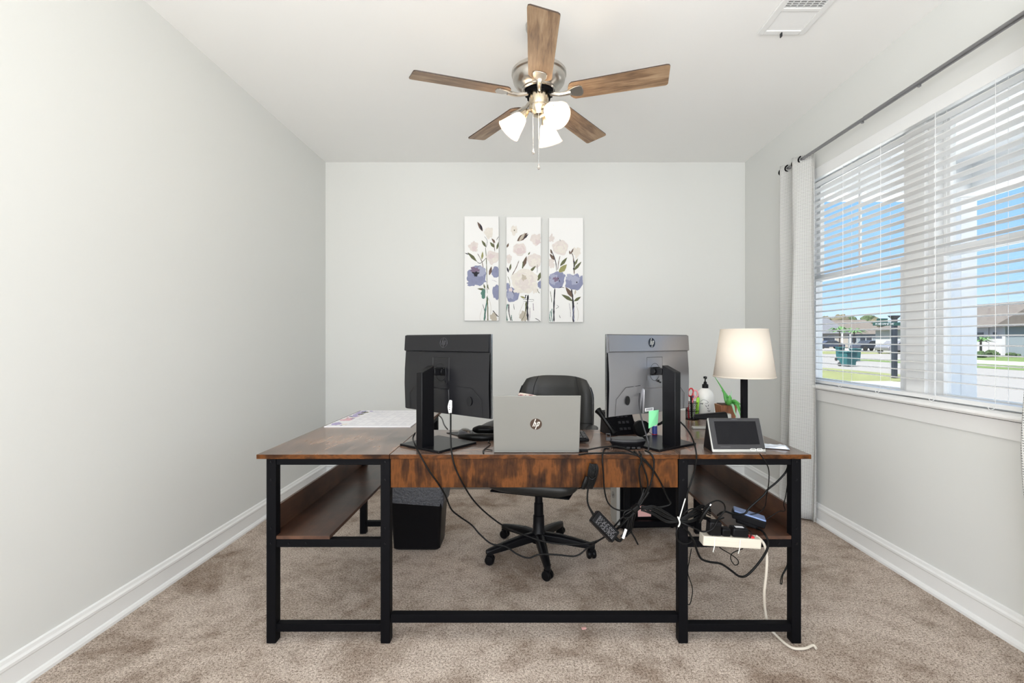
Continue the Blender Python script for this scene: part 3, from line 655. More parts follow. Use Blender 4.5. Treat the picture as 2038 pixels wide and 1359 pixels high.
# ------------------------------------------------------------------ monitors
def monitor(cx, cy, th, label, sgn):
    t = thing('computer_monitor', (cx, cy, DZ), label, 'monitor', None, th)
    M = TR(cx, cy, 0, th)
    HW, ZT, ZB = .262, 1.245, .897
    MB(M).box(-HW, HW, 0, .012, ZB, ZT).obj('screen_bezel', 'monitor_dark', t, .0015)
    MB(M).box(-HW + .006, HW - .006, .012, .0126, ZB + .012, ZT - .006).obj('display', 'screen_black', t)
    for s_ in (-1, 1): MB(M).box(s_ * HW - .001, s_ * HW + .001, .001, .010, ZB, ZT).obj('side_trim', 'silver', t)
    # back shell: top band, then a hump that falls away to the sides and bottom
    mb = MB(M); h = HW - .002
    mb.hexa([(-h, -.013, ZT - .072), (h, -.013, ZT - .072), (h, 0, ZT - .078), (-h, 0, ZT - .078)], [(-h, -.008, ZT - .003), (h, -.008, ZT - .003), (h, 0, ZT - .002), (-h, 0, ZT - .002)])
    rows = []
    zz = [ZT - .072, ZT - .082, ZT - .16, ZT - .225, ZB + .004]
    dd = [.002, .008, .022, .026, .014]
    xs = [-h, -h + .004, -.165, -.125, 0, .125, .165, h - .004, h]
    fac = [.42, .46, .52, 1, 1.08, 1, .52, .46, .42]
    for z, d in zip(zz, dd): rows.append([(x, -.001 - d * f_, z) for x, f_ in zip(xs, fac)])
    mb.grid(rows[::-1]); mb.poly([rows[-1][i] for i in range(9)])
    BKM = 'monitor_back_sheen' if sgn > 0 else 'monitor_back'; sh = mb.obj('back_shell', BKM, t, angle=28)  # right shell is lighter: reflected window brightness painted in
    mb = MB(M)                               # plate and hinge outlines
    y = -.0275
    for a, b_ in (((-.05, ZT - .10), (.05, ZT - .10)), ((-.05, ZT - .10), (-.05, ZT - .20)), ((.05, ZT - .10), (.05, ZT - .20))):
        mb.tube([(a[0], y, a[1]), (b_[0], y - .001, b_[1])], .0009, 4, smooth=1)
    mb.tube([(.032 * math.cos(k * math.pi / 12), y - .0008, ZT - .165 + .038 * math.sin(k * math.pi / 12)) for k in range(24)], .0009, 4, smooth=1, closed=True)
    for s_ in (-1, 1):
        mb.tube([(s_ * .095, -.031, ZB + .128), (s_ * .17, -.018, ZB + .122), (s_ * .222, -.014, ZB + .075), (s_ * .224, -.009, ZB + .006)], .0010, 4, smooth=1)
    mb.cbox((.02, -.031, ZT - .205), (.014, .001, .010)); mb.cbox((.034, -.031, ZT - .212), (.010, .001, .006))
    mb.obj('seam_lines', 'line_dark', sh)
    mb = MB(M)
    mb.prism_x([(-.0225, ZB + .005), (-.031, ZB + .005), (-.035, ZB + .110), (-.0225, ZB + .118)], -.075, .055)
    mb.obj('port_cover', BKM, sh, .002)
    for s_ in (-1, 1):
        q = MB(M); q.lathe([(.017, 0), (.017, .0015), (.001, .0015)], 24, (s_ * .158, -.0165, ZB + .066), Matrix.Rotation(R(90), 4, 'X') @ Matrix.Diagonal((.8, 1.15, 1, 1)))
        q.obj('speaker_grille', 'line_dark', sh)
    mb = MB(M)
    if sgn > 0:
        logo(mb, M @ Matrix.Translation((0, -.0108, ZT - .036)) @ Matrix.Rotation(R(-4.2), 4, 'X') @ FACE_NEGY, .0215, 0, 1); mb.obj('brand_logo', ['logo_dark', 'silver_paint'], sh)
    else:
        logo(mb, M @ Matrix.Translation((0, -.0108, ZT - .036)) @ Matrix.Rotation(R(-4.2), 4, 'X') @ FACE_NEGY, .0215, 0, 1, ring=True); mb.obj('brand_logo', ['mark_grey', 'mark_grey'], sh)
    # stand
    c = -.118
    mb = MB(M); mb.hexa([(-.018, c - .034, DZ + .008), (.018, c - .034, DZ + .008), (.018, c + .034, DZ + .008), (-.018, c + .034, DZ + .008)], [(-.018, c - .034, 1.085), (.018, c - .034, 1.085), (.018, c + .034, 1.112), (-.018, c + .034, 1.112)])
    mb.obj('stand_column', 'monitor_dark', t, .002)
    mb = MB(M).box(-.022, .022, c + .034, -.028, 1.070, 1.098).cyl((-.030, -.042, 1.084), (.030, -.042, 1.084), .013).box(-.026, .026, -.036, -.024, 1.066, 1.102)
    mb.obj('tilt_hinge', 'monitor_dark', t, .002)
    MB(M).box(-.120, .120, c - .036, c + .190, DZ, DZ + .010).obj('stand_base', 'monitor_dark', t, .002)
    return t, M
ML, MLM = monitor(-.352, 2.088, R(-36), 'black monitor seen from behind on the left of the desk, turned away', -1)
MR, MRM = monitor(.558, 2.112, R(34), 'monitor with window sheen painted on its back and round badge on the right of the desk', 1)
# a barcode label hangs under the right monitor's ports
mb = MB(MRM).box(-.072, -.020, -.0385, -.036, .912, .926); mb.obj('barcode_label', 'label_white', MR)
mb = MB(MRM)
for k in range(9): mb.box(-.068 + k * .0048, -.066 + k * .0048, -.0392, -.0386, .915, .924)
mb.obj('barcode_bars', 'ink', MR)

# ------------------------------------------------------------------ laptop
lt = thing('laptop', (.045, 1.99, DZ), 'open silver laptop seen from behind its lid at the desk front edge', 'laptop')
xa, xb = -.126, .219
LM = TR((xa + xb) / 2, 1.904, DZ + .012) @ Matrix.Rotation(R(13.5), 4, 'X')
hw = (xb - xa) / 2
MB(LM).box(-hw, hw, 0, .005, -.006, .232).obj('laptop_lid', 'laptop_silver', lt, .003)
MB(LM).box(-hw + .004, hw - .004, .0052, .0058, .004, .226).obj('laptop_screen', 'screen_black', lt)
MB(TR((xa + xb) / 2, 1.904, DZ)).box(-hw, hw, .004, .232, .001, .016).obj('keyboard_base', 'laptop_silver', lt, .003)
MB(TR((xa + xb) / 2, 1.904, DZ)).box(-hw + .03, hw - .03, .04, .14, .0161, .0172).obj('keyboard', 'black_plastic', lt)
mb = MB(); logo(mb, LM @ Matrix.Translation((-.003, -.0002, .113)) @ FACE_NEGY, .0235, 0, 1); mb.obj('brand_logo', ['logo_brown', 'logo_light'], lt)

# ------------------------------------------------------------------ office chair
CHX, CHY = .078, 2.70
ch = thing('office_chair', (CHX, CHY, 0), 'black leather swivel office chair behind the laptop', 'office chair')
def wheel(c, a):
    q = Matrix.Translation(c) @ Matrix.Rotation(a, 4, 'Z')
    m = MB(q)
    for s_ in (-1, 1): m.lathe([(.006, -.009), (.024, -.009), (.026, -.004), (.026, .004), (.021, .010), (.008, .011)], 24, (0, s_ * .014, .026), Matrix.Rotation(R(-90 * s_), 4, 'X'))
    m.box(-.016, .016, -.012, .012, .026, .056); m.cyl((0, 0, .04), (0, 0, .07), .009)
    m.obj('caster', 'black_plastic', ch, 0, 40)
for k in range(5):
    a = R(-83 + 72 * k); d = Vector((math.cos(a), math.sin(a), 0)); n_ = Vector((-d.y, d.x, 0)); o_ = Vector((CHX, CHY, 0))
    sec = []
    for r_, w_, z0, z1 in ((.03, .026, .085, .128), (.12, .024, .075, .122), (.22, .020, .064, .104), (.30, .017, .056, .086), (.318, .010, .058, .080)):
        p = o_ + d * r_
        sec.append([p + n_ * w_ * sx_ + Vector((0, 0, zz_)) for sx_, zz_ in ((-1, z0), (1, z0), (1, z1 - .010), (.5, z1), (-.5, z1), (-1, z1 - .010))])
    m = MB().grid(sec, closed=True); m.poly(sec[-1]); m.obj('base_arm', 'black_plastic', ch, .002, 50)
    wheel(o_ + d * .298, a + R((50, -70, 100, 20, -30)[k]))
MB().lathe([(.040, .07), (.044, .10), (.040, .13), (.033, .14), (.031, .22), (.027, .225), (.026, .29), (.022, .295), (.021, .37)], 28, (CHX, CHY, 0)).obj('gas_column', 'black_plastic', ch)
fd = Vector((-.30, -.954, 0)).normalized(); sd = Vector((fd.y, -fd.x, 0)) * -1     # facing and chair's lateral direction (camera right)
A = math.atan2(sd.y, sd.x)
CM = TR(CHX, CHY, 0, A)                     # local x = lateral, y = backwards
MB(CM).box(-.07, .07, -.06, .10, .365, .395).box(-.22, .22, -.20, .20, .392, .402).cyl((-.12, .02, .375), (-.05, .02, .375), .008).obj('tilt_mechanism', 'black_metal', ch, .004)
def pad(M, hx, hy, z0, z1, name, mt, bulge=.02, corner=.35, sub=2):
    m = MB(M); rows = []
    for z, k in ((z0, .80), (z0 + (z1 - z0) * .25, 1), (z0 + (z1 - z0) * .75, 1), (z1, .84)):
        rows.append([(hx * k * (abs(math.cos(a)) ** corner) * (1 if math.cos(a) > 0 else -1), hy * k * (abs(math.sin(a)) ** corner) * (1 if math.sin(a) > 0 else -1), z) for a in [2 * math.pi * i / 28 for i in range(28)]])
    m.grid(rows, closed=True); m.poly(rows[-1]); m.poly(rows[0][::-1])
    return m.obj(name, mt, ch, subsurf=1, angle=180)
pad(CM @ TR(0, -.01, 0), .26, .25, .400, .495, 'seat', 'leather')
# back: tall padded panel with rolled side bolsters, leaning a little
BM = CM @ TR(.036, .24, .408) @ Matrix.Rotation(R(-7), 4, 'X')
def bsurf(front):
    rows = []
    for j in range(13):
        v = j / 12; z = .02 + v * .575
        wv = .235 * (1 - .10 * (2 * v - 1) ** 4) * (1 - .10 * max(0, v - .86) / .14)
        row = []
        for i in range(17):
            u = -1 + 2 * i / 16
            zz = z - .028 * (abs(u) ** 3) * max(0, v - .5) * 2
            curve = -.045 * u * u
            dep = (.030 + .014 * math.exp(-((abs(u) - .78) / .16) ** 2)) * (1 - .75 * max(0, (abs(u) - .85)) / .15) * (1 - .7 * max(0, v - .93) / .07)
            if front and .70 > abs(u) > .58: dep -= .010
            row.append((u * wv, curve - dep if front else curve + .040 * (1 - .5 * u ** 4), zz))
        rows.append(row)
    return rows
fr_, bk_ = bsurf(True), bsurf(False)
m = MB(BM); m.grid(fr_); m.grid([r[::-1] for r in bk_])
for e in (0, -1): m.grid([[a for a in fr_[e]], [b for b in bk_[e]]] if e == 0 else [[b for b in bk_[e]], [a for a in fr_[e]]])
for e in (0, -1): m.grid([[r[e] for r in fr_], [r[e] for r in bk_]] if e == -1 else [[r[e] for r in bk_], [r[e] for r in fr_]])
br = m.obj('backrest', 'leather', ch, angle=60)
m = MB(BM)
for s_ in (0, -1):
    for g_, dy_ in ((fr_, -.004), (bk_, .002)):
        MB(BM).tube([Vector(r[s_]) + Vector((0, dy_, 0)) for r in g_[1:-1]], .0035, 6, smooth=2).obj('piping', 'piping_black', br)
m = MB(BM)
for i in (3, 13): m.tube([Vector(r[i]) + Vector((0, .0005, 0)) for r in fr_], .0022, 5, smooth=2)
m.tube([Vector(p) + Vector((0, .0005, 0)) for p in fr_[6]], .0022, 5, smooth=2)
m.obj('stitched_seam', 'line_dark', br)
for s_ in (-1, 1):
    m = MB(CM)
    pts = [(s_ * .275, .235, .690), (s_ * .290, .15, .735), (s_ * .300, 0, .742), (s_ * .305, -.14, .728), (s_ * .303, -.215, .700)]
    m.M = CM
    sec = []
    for i, p in enumerate(pts):
        w_ = (.024, .032, .034, .034, .026)[i]; h_ = (.014, .018, .018, .018, .012)[i]
        sec.append([(p[0] + w_ * math.cos(a), p[1], p[2] - .018 + h_ * math.sin(a)) for a in [2 * math.pi * k / 14 for k in range(14)]])
    m.grid(sec, closed=True); m.poly(sec[0][::-1]); m.poly(sec[-1])
    ar = m.obj('armrest', 'leather', ch, subsurf=1, angle=180)
    m = MB(CM).tube([(s_ * .275, .18, .70), (s_ * .295, .16, .56), (s_ * .265, .05, .44), (s_ * .2, 0, .405)], .017, 10).tube([(s_ * .303, -.17, .69), (s_ * .305, -.15, .56), (s_ * .28, -.06, .45), (s_ * .22, -.02, .41)], .017, 10)
    m.obj('armrest_support', 'black_plastic', ch)
# floral cushion leaning in the chair
m = MB(CM @ TR(-.085, .10, .503) @ Matrix.Rotation(R(-12), 4, 'X') @ Matrix.Rotation(R(10), 4, 'Y'))
rows = []
for j in range(13):
    v = -1 + 2 * j / 12; rows.append([(.165 * math.copysign(abs(math.sin(math.pi / 2 * u)) ** .9, u), -.055 * (max(0, 1 - u * u) * max(0, 1 - v * v)) ** .4, .19 + .175 * v * (1 - .05 * u * u) + .02) for u in [-1 + 2 * i / 12 for i in range(13)]])
bk = [[(x, -y, z) for x, y, z in r[::-1]] for r in rows]
m.grid(rows); m.grid(bk)
_m, _n, _b = nodes('floral_cloth'); _t = _n.nodes.new('ShaderNodeTexCoord'); _v = _n.nodes.new('ShaderNodeTexVoronoi'); _v.inputs['Scale'].default_value = 34; _z = _n.nodes.new('ShaderNodeTexNoise'); _z.inputs['Scale'].default_value = 60
_r = ramp(_n, [(.40, (.16, .06, .08)), (.47, (.62, .22, .26)), (.53, (.82, .74, .66)), (.8, (.84, .78, .70))])
_n.links.new(_t.outputs['Object'], _z.inputs['Vector']); _n.links.new(_z.outputs[0], _r.inputs[0]); _n.links.new(_r.outputs[0], _b.inputs['Base Color']); _b.inputs['Roughness'].default_value = .9
tag(m.obj('throw_pillow', 'floral_cloth', None, subsurf=1, angle=180), 'cream and pink floral pillow propped in the chair above the laptop', 'pillow')

# ------------------------------------------------------------------ waste bin
wb = thing('waste_bin', (-.635, 2.86, 0), 'black plastic waste bin with a grey liner under the desk', 'trash can')
m = MB(); bx0, bx1, by0, by1 = -.765, -.495, 2.735, 2.925
def rr(x0, x1, y0, y1, z, r=.02, n=4):
    o_ = []
    for cx_, cy_, a0 in ((x1 - r, y0 + r, -90), (x1 - r, y1 - r, 0), (x0 + r, y1 - r, 90), (x0 + r, y0 + r, 180)):
        for k in range(n + 1):
            a = R(a0 + 90 * k / n); o_.append((cx_ + r * math.cos(a), cy_ + r * math.sin(a), z))
    return o_
m.grid([rr(bx0 + .012, bx1 - .012, by0 + .012, by1 - .012, .002), rr(bx0, bx1, by0, by1, .012), rr(bx0 - .022, bx1 + .022, by0 - .018, by1 + .018, .385), rr(bx0 - .026, bx1 + .026, by0 - .022, by1 + .022, .39), rr(bx0 - .016, bx1 + .016, by0 - .012, by1 + .012, .385), rr(bx0 + .01, bx1 - .01, by0 + .01, by1 - .01, .02)], closed=True)
m.poly(rr(bx0 + .012, bx1 - .012, by0 + .012, by1 - .012, .002)[::-1]); m.poly(rr(bx0 + .01, bx1 - .01, by0 + .01, by1 - .01, .02))
m.obj('bin_body', 'black_plastic', wb, angle=40)
m = MB(); rnd = random.Random(3); rws = []
for z, gr in ((.268, .024), (.30, .028), (.36, .026), (.398, .028), (.402, .018), (.36, .002), (.10, -.010)):
    rg = rr(bx0 - gr, bx1 + gr, by0 - gr + .003, by1 + gr, z, n=8)
    if z < .27: rg = [(x, y, zz + .016 * math.sin(i * 1.1) + rnd.uniform(-.006, .006)) for i, (x, y, zz) in enumerate(rg)]
    else: rg = [(x + rnd.uniform(-.002, .002), y + rnd.uniform(-.002, .002), zz) for x, y, zz in rg]
    rws.append(rg)
m.grid(rws, closed=True); m.obj('bin_liner', 'plastic_bag', wb, angle=80)

# ------------------------------------------------------------------ computer tower on the floor
pc = thing('computer_tower', (.80, 3.16, 0), 'black computer tower with silver front on the floor under the desk', 'computer')
PM = TR(.60, 3.03, .012, R(3))
MB(PM).box(.010, .40, 0, .19, 0, .36).obj('tower_case', 'black_metal', pc, .004)
MB(PM).prism([(.010, 0), (.010, .19), (-.008, .185), (-.022, .095), (-.012, .004)], .02, .36).obj('front_panel', 'silver_paint', pc, .002)
m = MB(PM); logo(m, PM @ Matrix.Translation((-.0225, .055, .20)) @ Matrix.Rotation(R(-82), 4, 'Z') @ FACE_NEGY, .02, 0, 1, ring=True); m.obj('brand_logo', ['ink', 'ink'], pc)
for x, y in ((.04, .03), (.36, .03), (.04, .16), (.36, .16)): MB(PM).cyl((x, y, -.011), (x, y, .001), .012).obj('foot', 'black_rubber', pc)
m = MB(); a = P(1283, 1012, 3.0); b_ = P(1309, 1034, 3.0)
m.add([(a.x, 3.032, a.z), (b_.x, 3.034, a.z), (b_.x, 3.034, b_.z), (a.x + .006, 3.032, b_.z)], [(0, 3, 2, 1)])
m = MB(PM); m.box(.125, .210, -.004, -.001, .075, .145)
tag(m.obj('sticky_note', 'note_pink', None), 'pink sticky note on the side of the computer tower', 'sticky note')

# ------------------------------------------------------------------ table lamp
LX, LY = 1.02, 2.20
tl = thing('table_lamp', (LX, LY, DZ), 'table lamp with cream linen shade and black pole on the right wing', 'lamp')
MB().lathe([(.075, DZ), (.078, DZ + .006), (.074, DZ + .014), (.02, DZ + .022), (.001, DZ + .023)], 40, (LX, LY, 0)).obj('lamp_base', 'black_metal', tl)
MB().box(LX - .0125, LX + .0125, LY - .0125, LY + .0125, DZ + .02, 1.11).obj('lamp_pole', 'black_metal', tl, .002)
m = MB().lathe([(.134, 1.048), (.102, 1.272)], 64, (LX, LY, 0), cap=False); sh = m.obj('lamp_shade', 'lamp_linen', tl, angle=60, solid=.002)
for r_, z in ((.134, 1.052), (.102, 1.270)): MB().tube([(LX + r_ * math.cos(2 * math.pi * i / 48), LY + r_ * math.sin(2 * math.pi * i / 48), z) for i in range(48)], .0022, 6, smooth=1, closed=True).obj('shade_trim', 'lamp_linen', sh)
m = MB().tube([(LX - .1, LY, 1.262), (LX, LY, 1.258), (LX + .1, LY, 1.262)], .0015, 5).cyl((LX, LY, 1.11), (LX, LY, 1.16), .013); m.obj('lamp_socket', 'silver', tl)

# ------------------------------------------------------------------ touch display in front of the lamp
dv = thing('touch_display', (.865, 1.93, DZ), 'black touch screen console with silver rim at the desk front right', 'tablet')
DM = TR(.866, 1.906, DZ + .003) @ Matrix.Rotation(R(-24), 4, 'X')
MB(DM).box(-.109, .109, 0, .010, 0, .142).obj('silver_rim', 'silver_paint', dv, .008)
MB(DM).box(-.105, .105, -.004, .001, .012, .140).obj('front_glass', 'grey_plastic', dv, .006)
m = MB(DM).box(-.086, .086, -.0046, -.0040, .030, .126); m.obj('display', 'screen_black', dv)
m = MB(DM)
for p, q in (((-.086, .126), (-.086, .030)), ((-.086, .030), (.086, .030))): m.tube([(p[0], -.0047, p[1]), (q[0], -.0047, q[1])], .0007, 4, smooth=1)
m.box(-.075, -.035, -.0049, -.0040, .0195, .0215)
for k in range(6): m.box(-.012 + k * .0042, -.0092 + k * .0042, -.0049, -.0040, .132, .1345)
m.obj('printed_marks', 'mark_grey', dv)
m = MB(DM)
for x in (.055, .081):
    m.tube([(x - .008, -.003, .0055), (x + .008, -.003, .0055), (x + .010, -.003, .0095), (x + .008, -.003, .0135), (x - .008, -.003, .0135), (x - .010, -.003, .0095)], .0013, 5, smooth=2, closed=True)
m.obj('port_outline', 'white_plastic', dv)
m = MB()
m.hexa([(.762, 1.925, DZ), (.80, 1.925, DZ), (.80, 2.02, DZ), (.762, 2.02, DZ)], [(.762, 1.965, .885), (.80, 1.965, .885), (.80, 1.985, .885), (.762, 1.985, .885)])
m.obj('rear_stand', 'black_plastic', dv, .002)

# ------------------------------------------------------------------ soap bottle
sb = thing('soap_dispenser', (1.045, 2.74, DZ), 'white pump bottle with black branch print beside the pen cup', 'bottle')
c = (1.045, 2.74, DZ)
MB().lathe([(.045, 0), (.049, .004), (.049, .125), (.047, .142), (.040, .158), (.026, .172), (.016, .178), (.015, .182)], 40, c).obj('bottle_body', 'ceramic', sb, angle=60)
MB().lathe([(.0175, .178), (.0175, .198), (.010, .203), (.008, .214), (.0035, .217), (.0035, .232), (.010, .234), (.010, .244), (.004, .246)], 20, c).cyl((1.045, 2.74, DZ + .240), (1.037, 2.705, DZ + .237), .0045, n=10).obj('pump', 'black_plastic', sb)
m = MB()
def wrap(px, py, r=.0494):                   # point on the bottle's near side from offsets across and up
    a = px / r; return Vector((1.045 + r * math.sin(a - .35), 2.74 - r * math.cos(a - .35), DZ + py))
rnd = random.Random(5)
def brush(u, v, l, a, w_=.0022):
    p = [wrap(u + l * t * math.cos(a), v + l * t * math.sin(a)) for t in (0, .5, 1)]; m.tube(p, w_, 5, smooth=1, radii=[w_ * .4, w_, w_ * .2])
m.tube([wrap(-.025, .105), wrap(-.01, .115), wrap(.01, .108), wrap(.015, .098), wrap(.0, .094)], .0009, 5)
for u, v, l, a in ((-.03, .09, .010, .3), (-.022, .094, .008, -.6), (-.016, .088, .010, 1.2), (.008, .075, .012, 2.3), (.014, .078, .012, 1.2), (.018, .062, .012, 2.4), (.012, .055, .010, -.6), (.02, .05, .01, .4), (-.02, .02, .008, .2), (-.01, .016, .008, .5), (0, .018, .009, -.3), (.016, .022, .010, .5), (.024, .032, .010, .8), (-.028, .026, .007, 2), (.008, .010, .007, -.2)):
    brush(u, v, l, a)
m.obj('printed_pattern', 'ink', sb)

# ------------------------------------------------------------------ pen cup and what stands in it
pcx, pcy = .963, 2.72
pcup = thing('pen_cup', (pcx, pcy, DZ), 'black wire mesh pen cup beside the white pump bottle', 'pen cup')
for z in (DZ + .002, DZ + .05, DZ + .098): MB().tube([(pcx + .036 * math.cos(2 * math.pi * i / 24), pcy + .036 * math.sin(2 * math.pi * i / 24), z) for i in range(24)], .0018, 6, smooth=1, closed=True).obj('cup_rim', 'black_metal', pcup)
m = MB()
for i in range(30):
    for s_ in (-1, 1):
        m.tube([(pcx + .036 * math.cos(2 * math.pi * (i + s_ * k * 1.6) / 30), pcy + .036 * math.sin(2 * math.pi * (i + s_ * k * 1.6) / 30), DZ + .098 * k / 4) for k in range(5)], .0007, 3, smooth=1)
m.lathe([(.036, .001), (.0355, .003), (.001, .003)], 24, (pcx, pcy, DZ)); m.obj('cup_mesh', 'black_metal', pcup)
for i, (dx, dy, tx, ty, h_, r_, mt, lb, ct) in enumerate((
    (.016, -.020, .026, -.022, .128, .0085, 'lime', 'lime green highlighter standing in the pen cup', 'highlighter'),
    (-.010, -.018, -.016, -.024, .138, .0045, 'black_plastic', 'black pen leaning at the front of the pen cup', 'pen'),
    (-.020, 0, -.030, .002, .172, .0045, 'red', 'dark red pen at the left of the pen cup', 'pen'),
    (.004, .012, .010, .020, .150, .0045, 'pen_blue', 'blue pen at the back of the pen cup', 'pen'),
    (.020, .004, .034, .004, .146, .0042, 'white_plastic', 'white pen leaning right in the pen cup', 'pen'))):
    o_ = MB(); a = Vector((pcx + dx, pcy + dy, DZ + .005)); b_ = Vector((pcx + tx, pcy + ty, DZ + h_)); d_ = b_ - a
    o_.cyl(a, a + d_ * .8, r_, n=12); o_.cyl(a + d_ * .8, b_, r_ * 1.12, r_ * .9, n=12, mi=1)
    tag(o_.obj('highlighter' if ct == 'highlighter' else 'pen', [mt, 'black_plastic' if mt == 'white_plastic' else mt]), lb, ct)
sc = thing('scissors', (pcx, pcy, DZ + .01), 'scissors with red and pink handles standing in the pen cup', 'scissors')
for x, z, s_, tl_ in ((-.010, .155, .020, .35), (.018, .148, .017, -.5)):
    pts = [(pcx + x + s_ * .72 * math.cos(a) + .3 * s_ * math.sin(a) * tl_, pcy - .003, DZ + z + s_ * 1.15 * math.sin(a)) for a in [2 * math.pi * k / 14 for k in range(14)]]
    m = MB().tube(pts, .0042, 8, smooth=2, closed=True, mi=0).tube([(pcx + x, pcy - .003, DZ + z - s_), (pcx + .002, pcy, DZ + .11), (pcx, pcy, DZ + .09)], .0045, 8); m.obj('handle', 'red' if x < 0 else 'pink', sc)
MB().box(pcx - .006, pcx + .006, pcy - .002, pcy + .001, DZ + .012, DZ + .115).obj('scissor_blade', 'silver', sc)

# ------------------------------------------------------------------ planter with aloe
pl = thing('potted_plant', (1.075, 2.53, DZ), 'small spiky green plant in a square wooden pot by the lamp', 'potted plant')
q = .040; cxp, cyp = 1.074, 2.53
m = MB().hexa([(cxp - q * .85, cyp - q * .85, DZ), (cxp + q * .85, cyp - q * .85, DZ), (cxp + q * .85, cyp + q * .85, DZ), (cxp - q * .85, cyp + q * .85, DZ)], [(cxp - q * 1.1, cyp - q * 1.1, DZ + .112), (cxp + q * 1.1, cyp - q * 1.1, DZ + .112), (cxp + q * 1.1, cyp + q * 1.1, DZ + .112), (cxp - q * 1.1, cyp + q * 1.1, DZ + .112)])
m.obj('pot', 'planter_wood', pl, .003)
MB().box(cxp - .036, cxp + .036, cyp - .036, cyp + .036, DZ + .108, DZ + .116).obj('soil', 'soil', pl, .004)
b0_ = Vector((cxp + .012, cyp - .01, DZ + .112))
def aleaf(pts, w_, mt):
    m = MB(); pts = [Vector(p) for p in pts]
    n_ = len(pts); m.tube(pts, w_, 8, smooth=5, radii=[w_ * k for k in ([.8, 1.1, .9, .55, .08][:n_] if n_ == 5 else [.8, 1.1, .7, .08])]); m.obj('leaf', mt, pl)
def pp(px, py, Y=2.49): return P(px, py, Y)
aleaf([b0_, pp(1452, 795), pp(1443, 782), pp(1431, 763), pp(1421, 748)], .0055, 'leaf_green')
aleaf([b0_, pp(1447, 800), pp(1444, 792), pp(1441, 782), pp(1436, 776)], .010, 'leaf_green')
aleaf([b0_, pp(1451, 800, 2.47), pp(1453, 792, 2.46), pp(1452, 786, 2.46)], .013, 'leaf_green')
aleaf([b0_, pp(1460, 798, 2.46), pp(1468, 801, 2.44), pp(1476, 806, 2.42)], .008, 'leaf_green')
aleaf([b0_, pp(1458, 806, 2.45), pp(1462, 820, 2.42), pp(1468, 834, 2.40)], .006, 'leaf_pale')
aleaf([b0_, pp(1464, 803, 2.45), pp(1470, 815, 2.42), pp(1475, 832, 2.40)], .006, 'leaf_green')
aleaf([b0_, pp(1466, 801, 2.5), pp(1472, 812, 2.5), pp(1478, 830, 2.5)], .006, 'leaf_green')
aleaf([b0_, pp(1453, 792), pp(1455, 784), pp(1457, 777)], .003, 'leaf_pale')

# ------------------------------------------------------------------ stapler
st = thing('stapler', (.93, 2.42, DZ), 'black stapler with silver base lying behind the console', 'stapler')
SM = TR(.960, 2.425, DZ, R(-3))
MB(SM).box(-.10, .055, -.016, .016, 0, .012).obj('stapler_base', 'silver_paint', st, .003)
MB(SM).hexa([(-.095, -.016, .052), (.080, -.018, .044), (.080, .018, .044), (-.095, .016, .052)], [(-.09, -.012, .074), (.070, -.014, .088), (.070, .014, .088), (-.09, .012, .074)]).box(.01, .05, -.015, .015, .012, .050).obj('stapler_arm', 'black_plastic', st, .005)
MB(SM).box(.072, .094, -.015, .015, .020, .080).obj('stapler_cap', 'silver_paint', st, .006)

# ------------------------------------------------------------------ mouse, pad, desk calendar
def slab(name, pts, z0, z1, mt, label, cat, parent=None):
    o = MB().prism(pts, z0, z1).obj(name, mt, parent, .001); return tag(o, label, cat) if parent is None else o
mp = thing('mouse_pad', (-.24, 2.18, DZ), 'black mouse pad with padded wrist rest left of the laptop', 'mouse pad')
slab('pad_sheet', [(-.385, 2.315), (-.222, 2.128), (-.20, 2.12), (-.115, 2.14), (-.10, 2.36), (-.24, 2.385)], DZ, DZ + .003, 'black_rubber', '', '', mp)
m = MB().tube([(-.31, 2.20, DZ + .010), (-.26, 2.16, DZ + .013), (-.20, 2.145, DZ + .014), (-.14, 2.155, DZ + .013), (-.11, 2.19, DZ + .010)], .02, 14, radii=[.006, .016, .019, .016, .008]); m.obj('wrist_rest', 'black_rubber', mp)
m = MB().tube([(-.25, 2.30, DZ + .02), (-.22, 2.28, DZ + .024), (-.17, 2.275, DZ + .024), (-.13, 2.28, DZ + .02)], .02, 14, radii=[.010, .021, .021, .010])
tag(m.obj('wrist_cushion', 'black_rubber'), 'black padded wrist roll behind the computer mouse', 'wrist rest')
ms = thing('computer_mouse', (-.285, 2.235, DZ + .004), 'glossy black and grey computer mouse on the mouse pad', 'mouse')
MM = TR(-.282, 2.232, DZ + .004, R(-58))
def dome(M, a, b_, h_, name, mt, par, z0=0, flat=.55):
    m = MB(M); rows = []
    for k in range(7):
        t = k / 6; rr_ = math.cos(t * math.pi / 2) ** flat
        rows.append([(a * max(rr_, .02) * math.cos(u), b_ * max(rr_, .02) * math.sin(u) * (1 + .12 * math.cos(u)), z0 + h_ * math.sin(t * math.pi / 2)) for u in [2 * math.pi * i / 24 for i in range(24)]])
    m.grid(rows, closed=True); m.poly(rows[0][::-1]); m.poly(rows[-1]); return m.obj(name, mt, par, angle=80)
dome(MM, .055, .033, .030, 'mouse_shell', 'mark_grey', ms)
dome(MM @ TR(.002, 0, .003), .048, .024, .031, 'mouse_top', 'mouse_brown', ms)
MB(MM).lathe([(.001, -.003), (.006, -.003), (.006, .003), (.001, .003)], 16, (.030, 0, .024), Matrix.Rotation(R(90), 4, 'X')).obj('scroll_wheel', 'black_rubber', ms)
cal = thing('desk_calendar', (-.82, 2.76, DZ), 'large white desk pad calendar with floral border on the left wing', 'calendar')
cy0, cy1, cx0, cx1 = 2.47, 3.04, -1.052, -.598
MB().box(cx0, cx1, cy0, cy1, DZ, DZ + .004).obj('paper_pad', 'paper', cal, .0005)
m = MB(); zt = DZ + .0042
gx0, gx1, gy0, gy1 = cx0 + .10, cx1 - .02, cy0 + .03, cy1 - .03
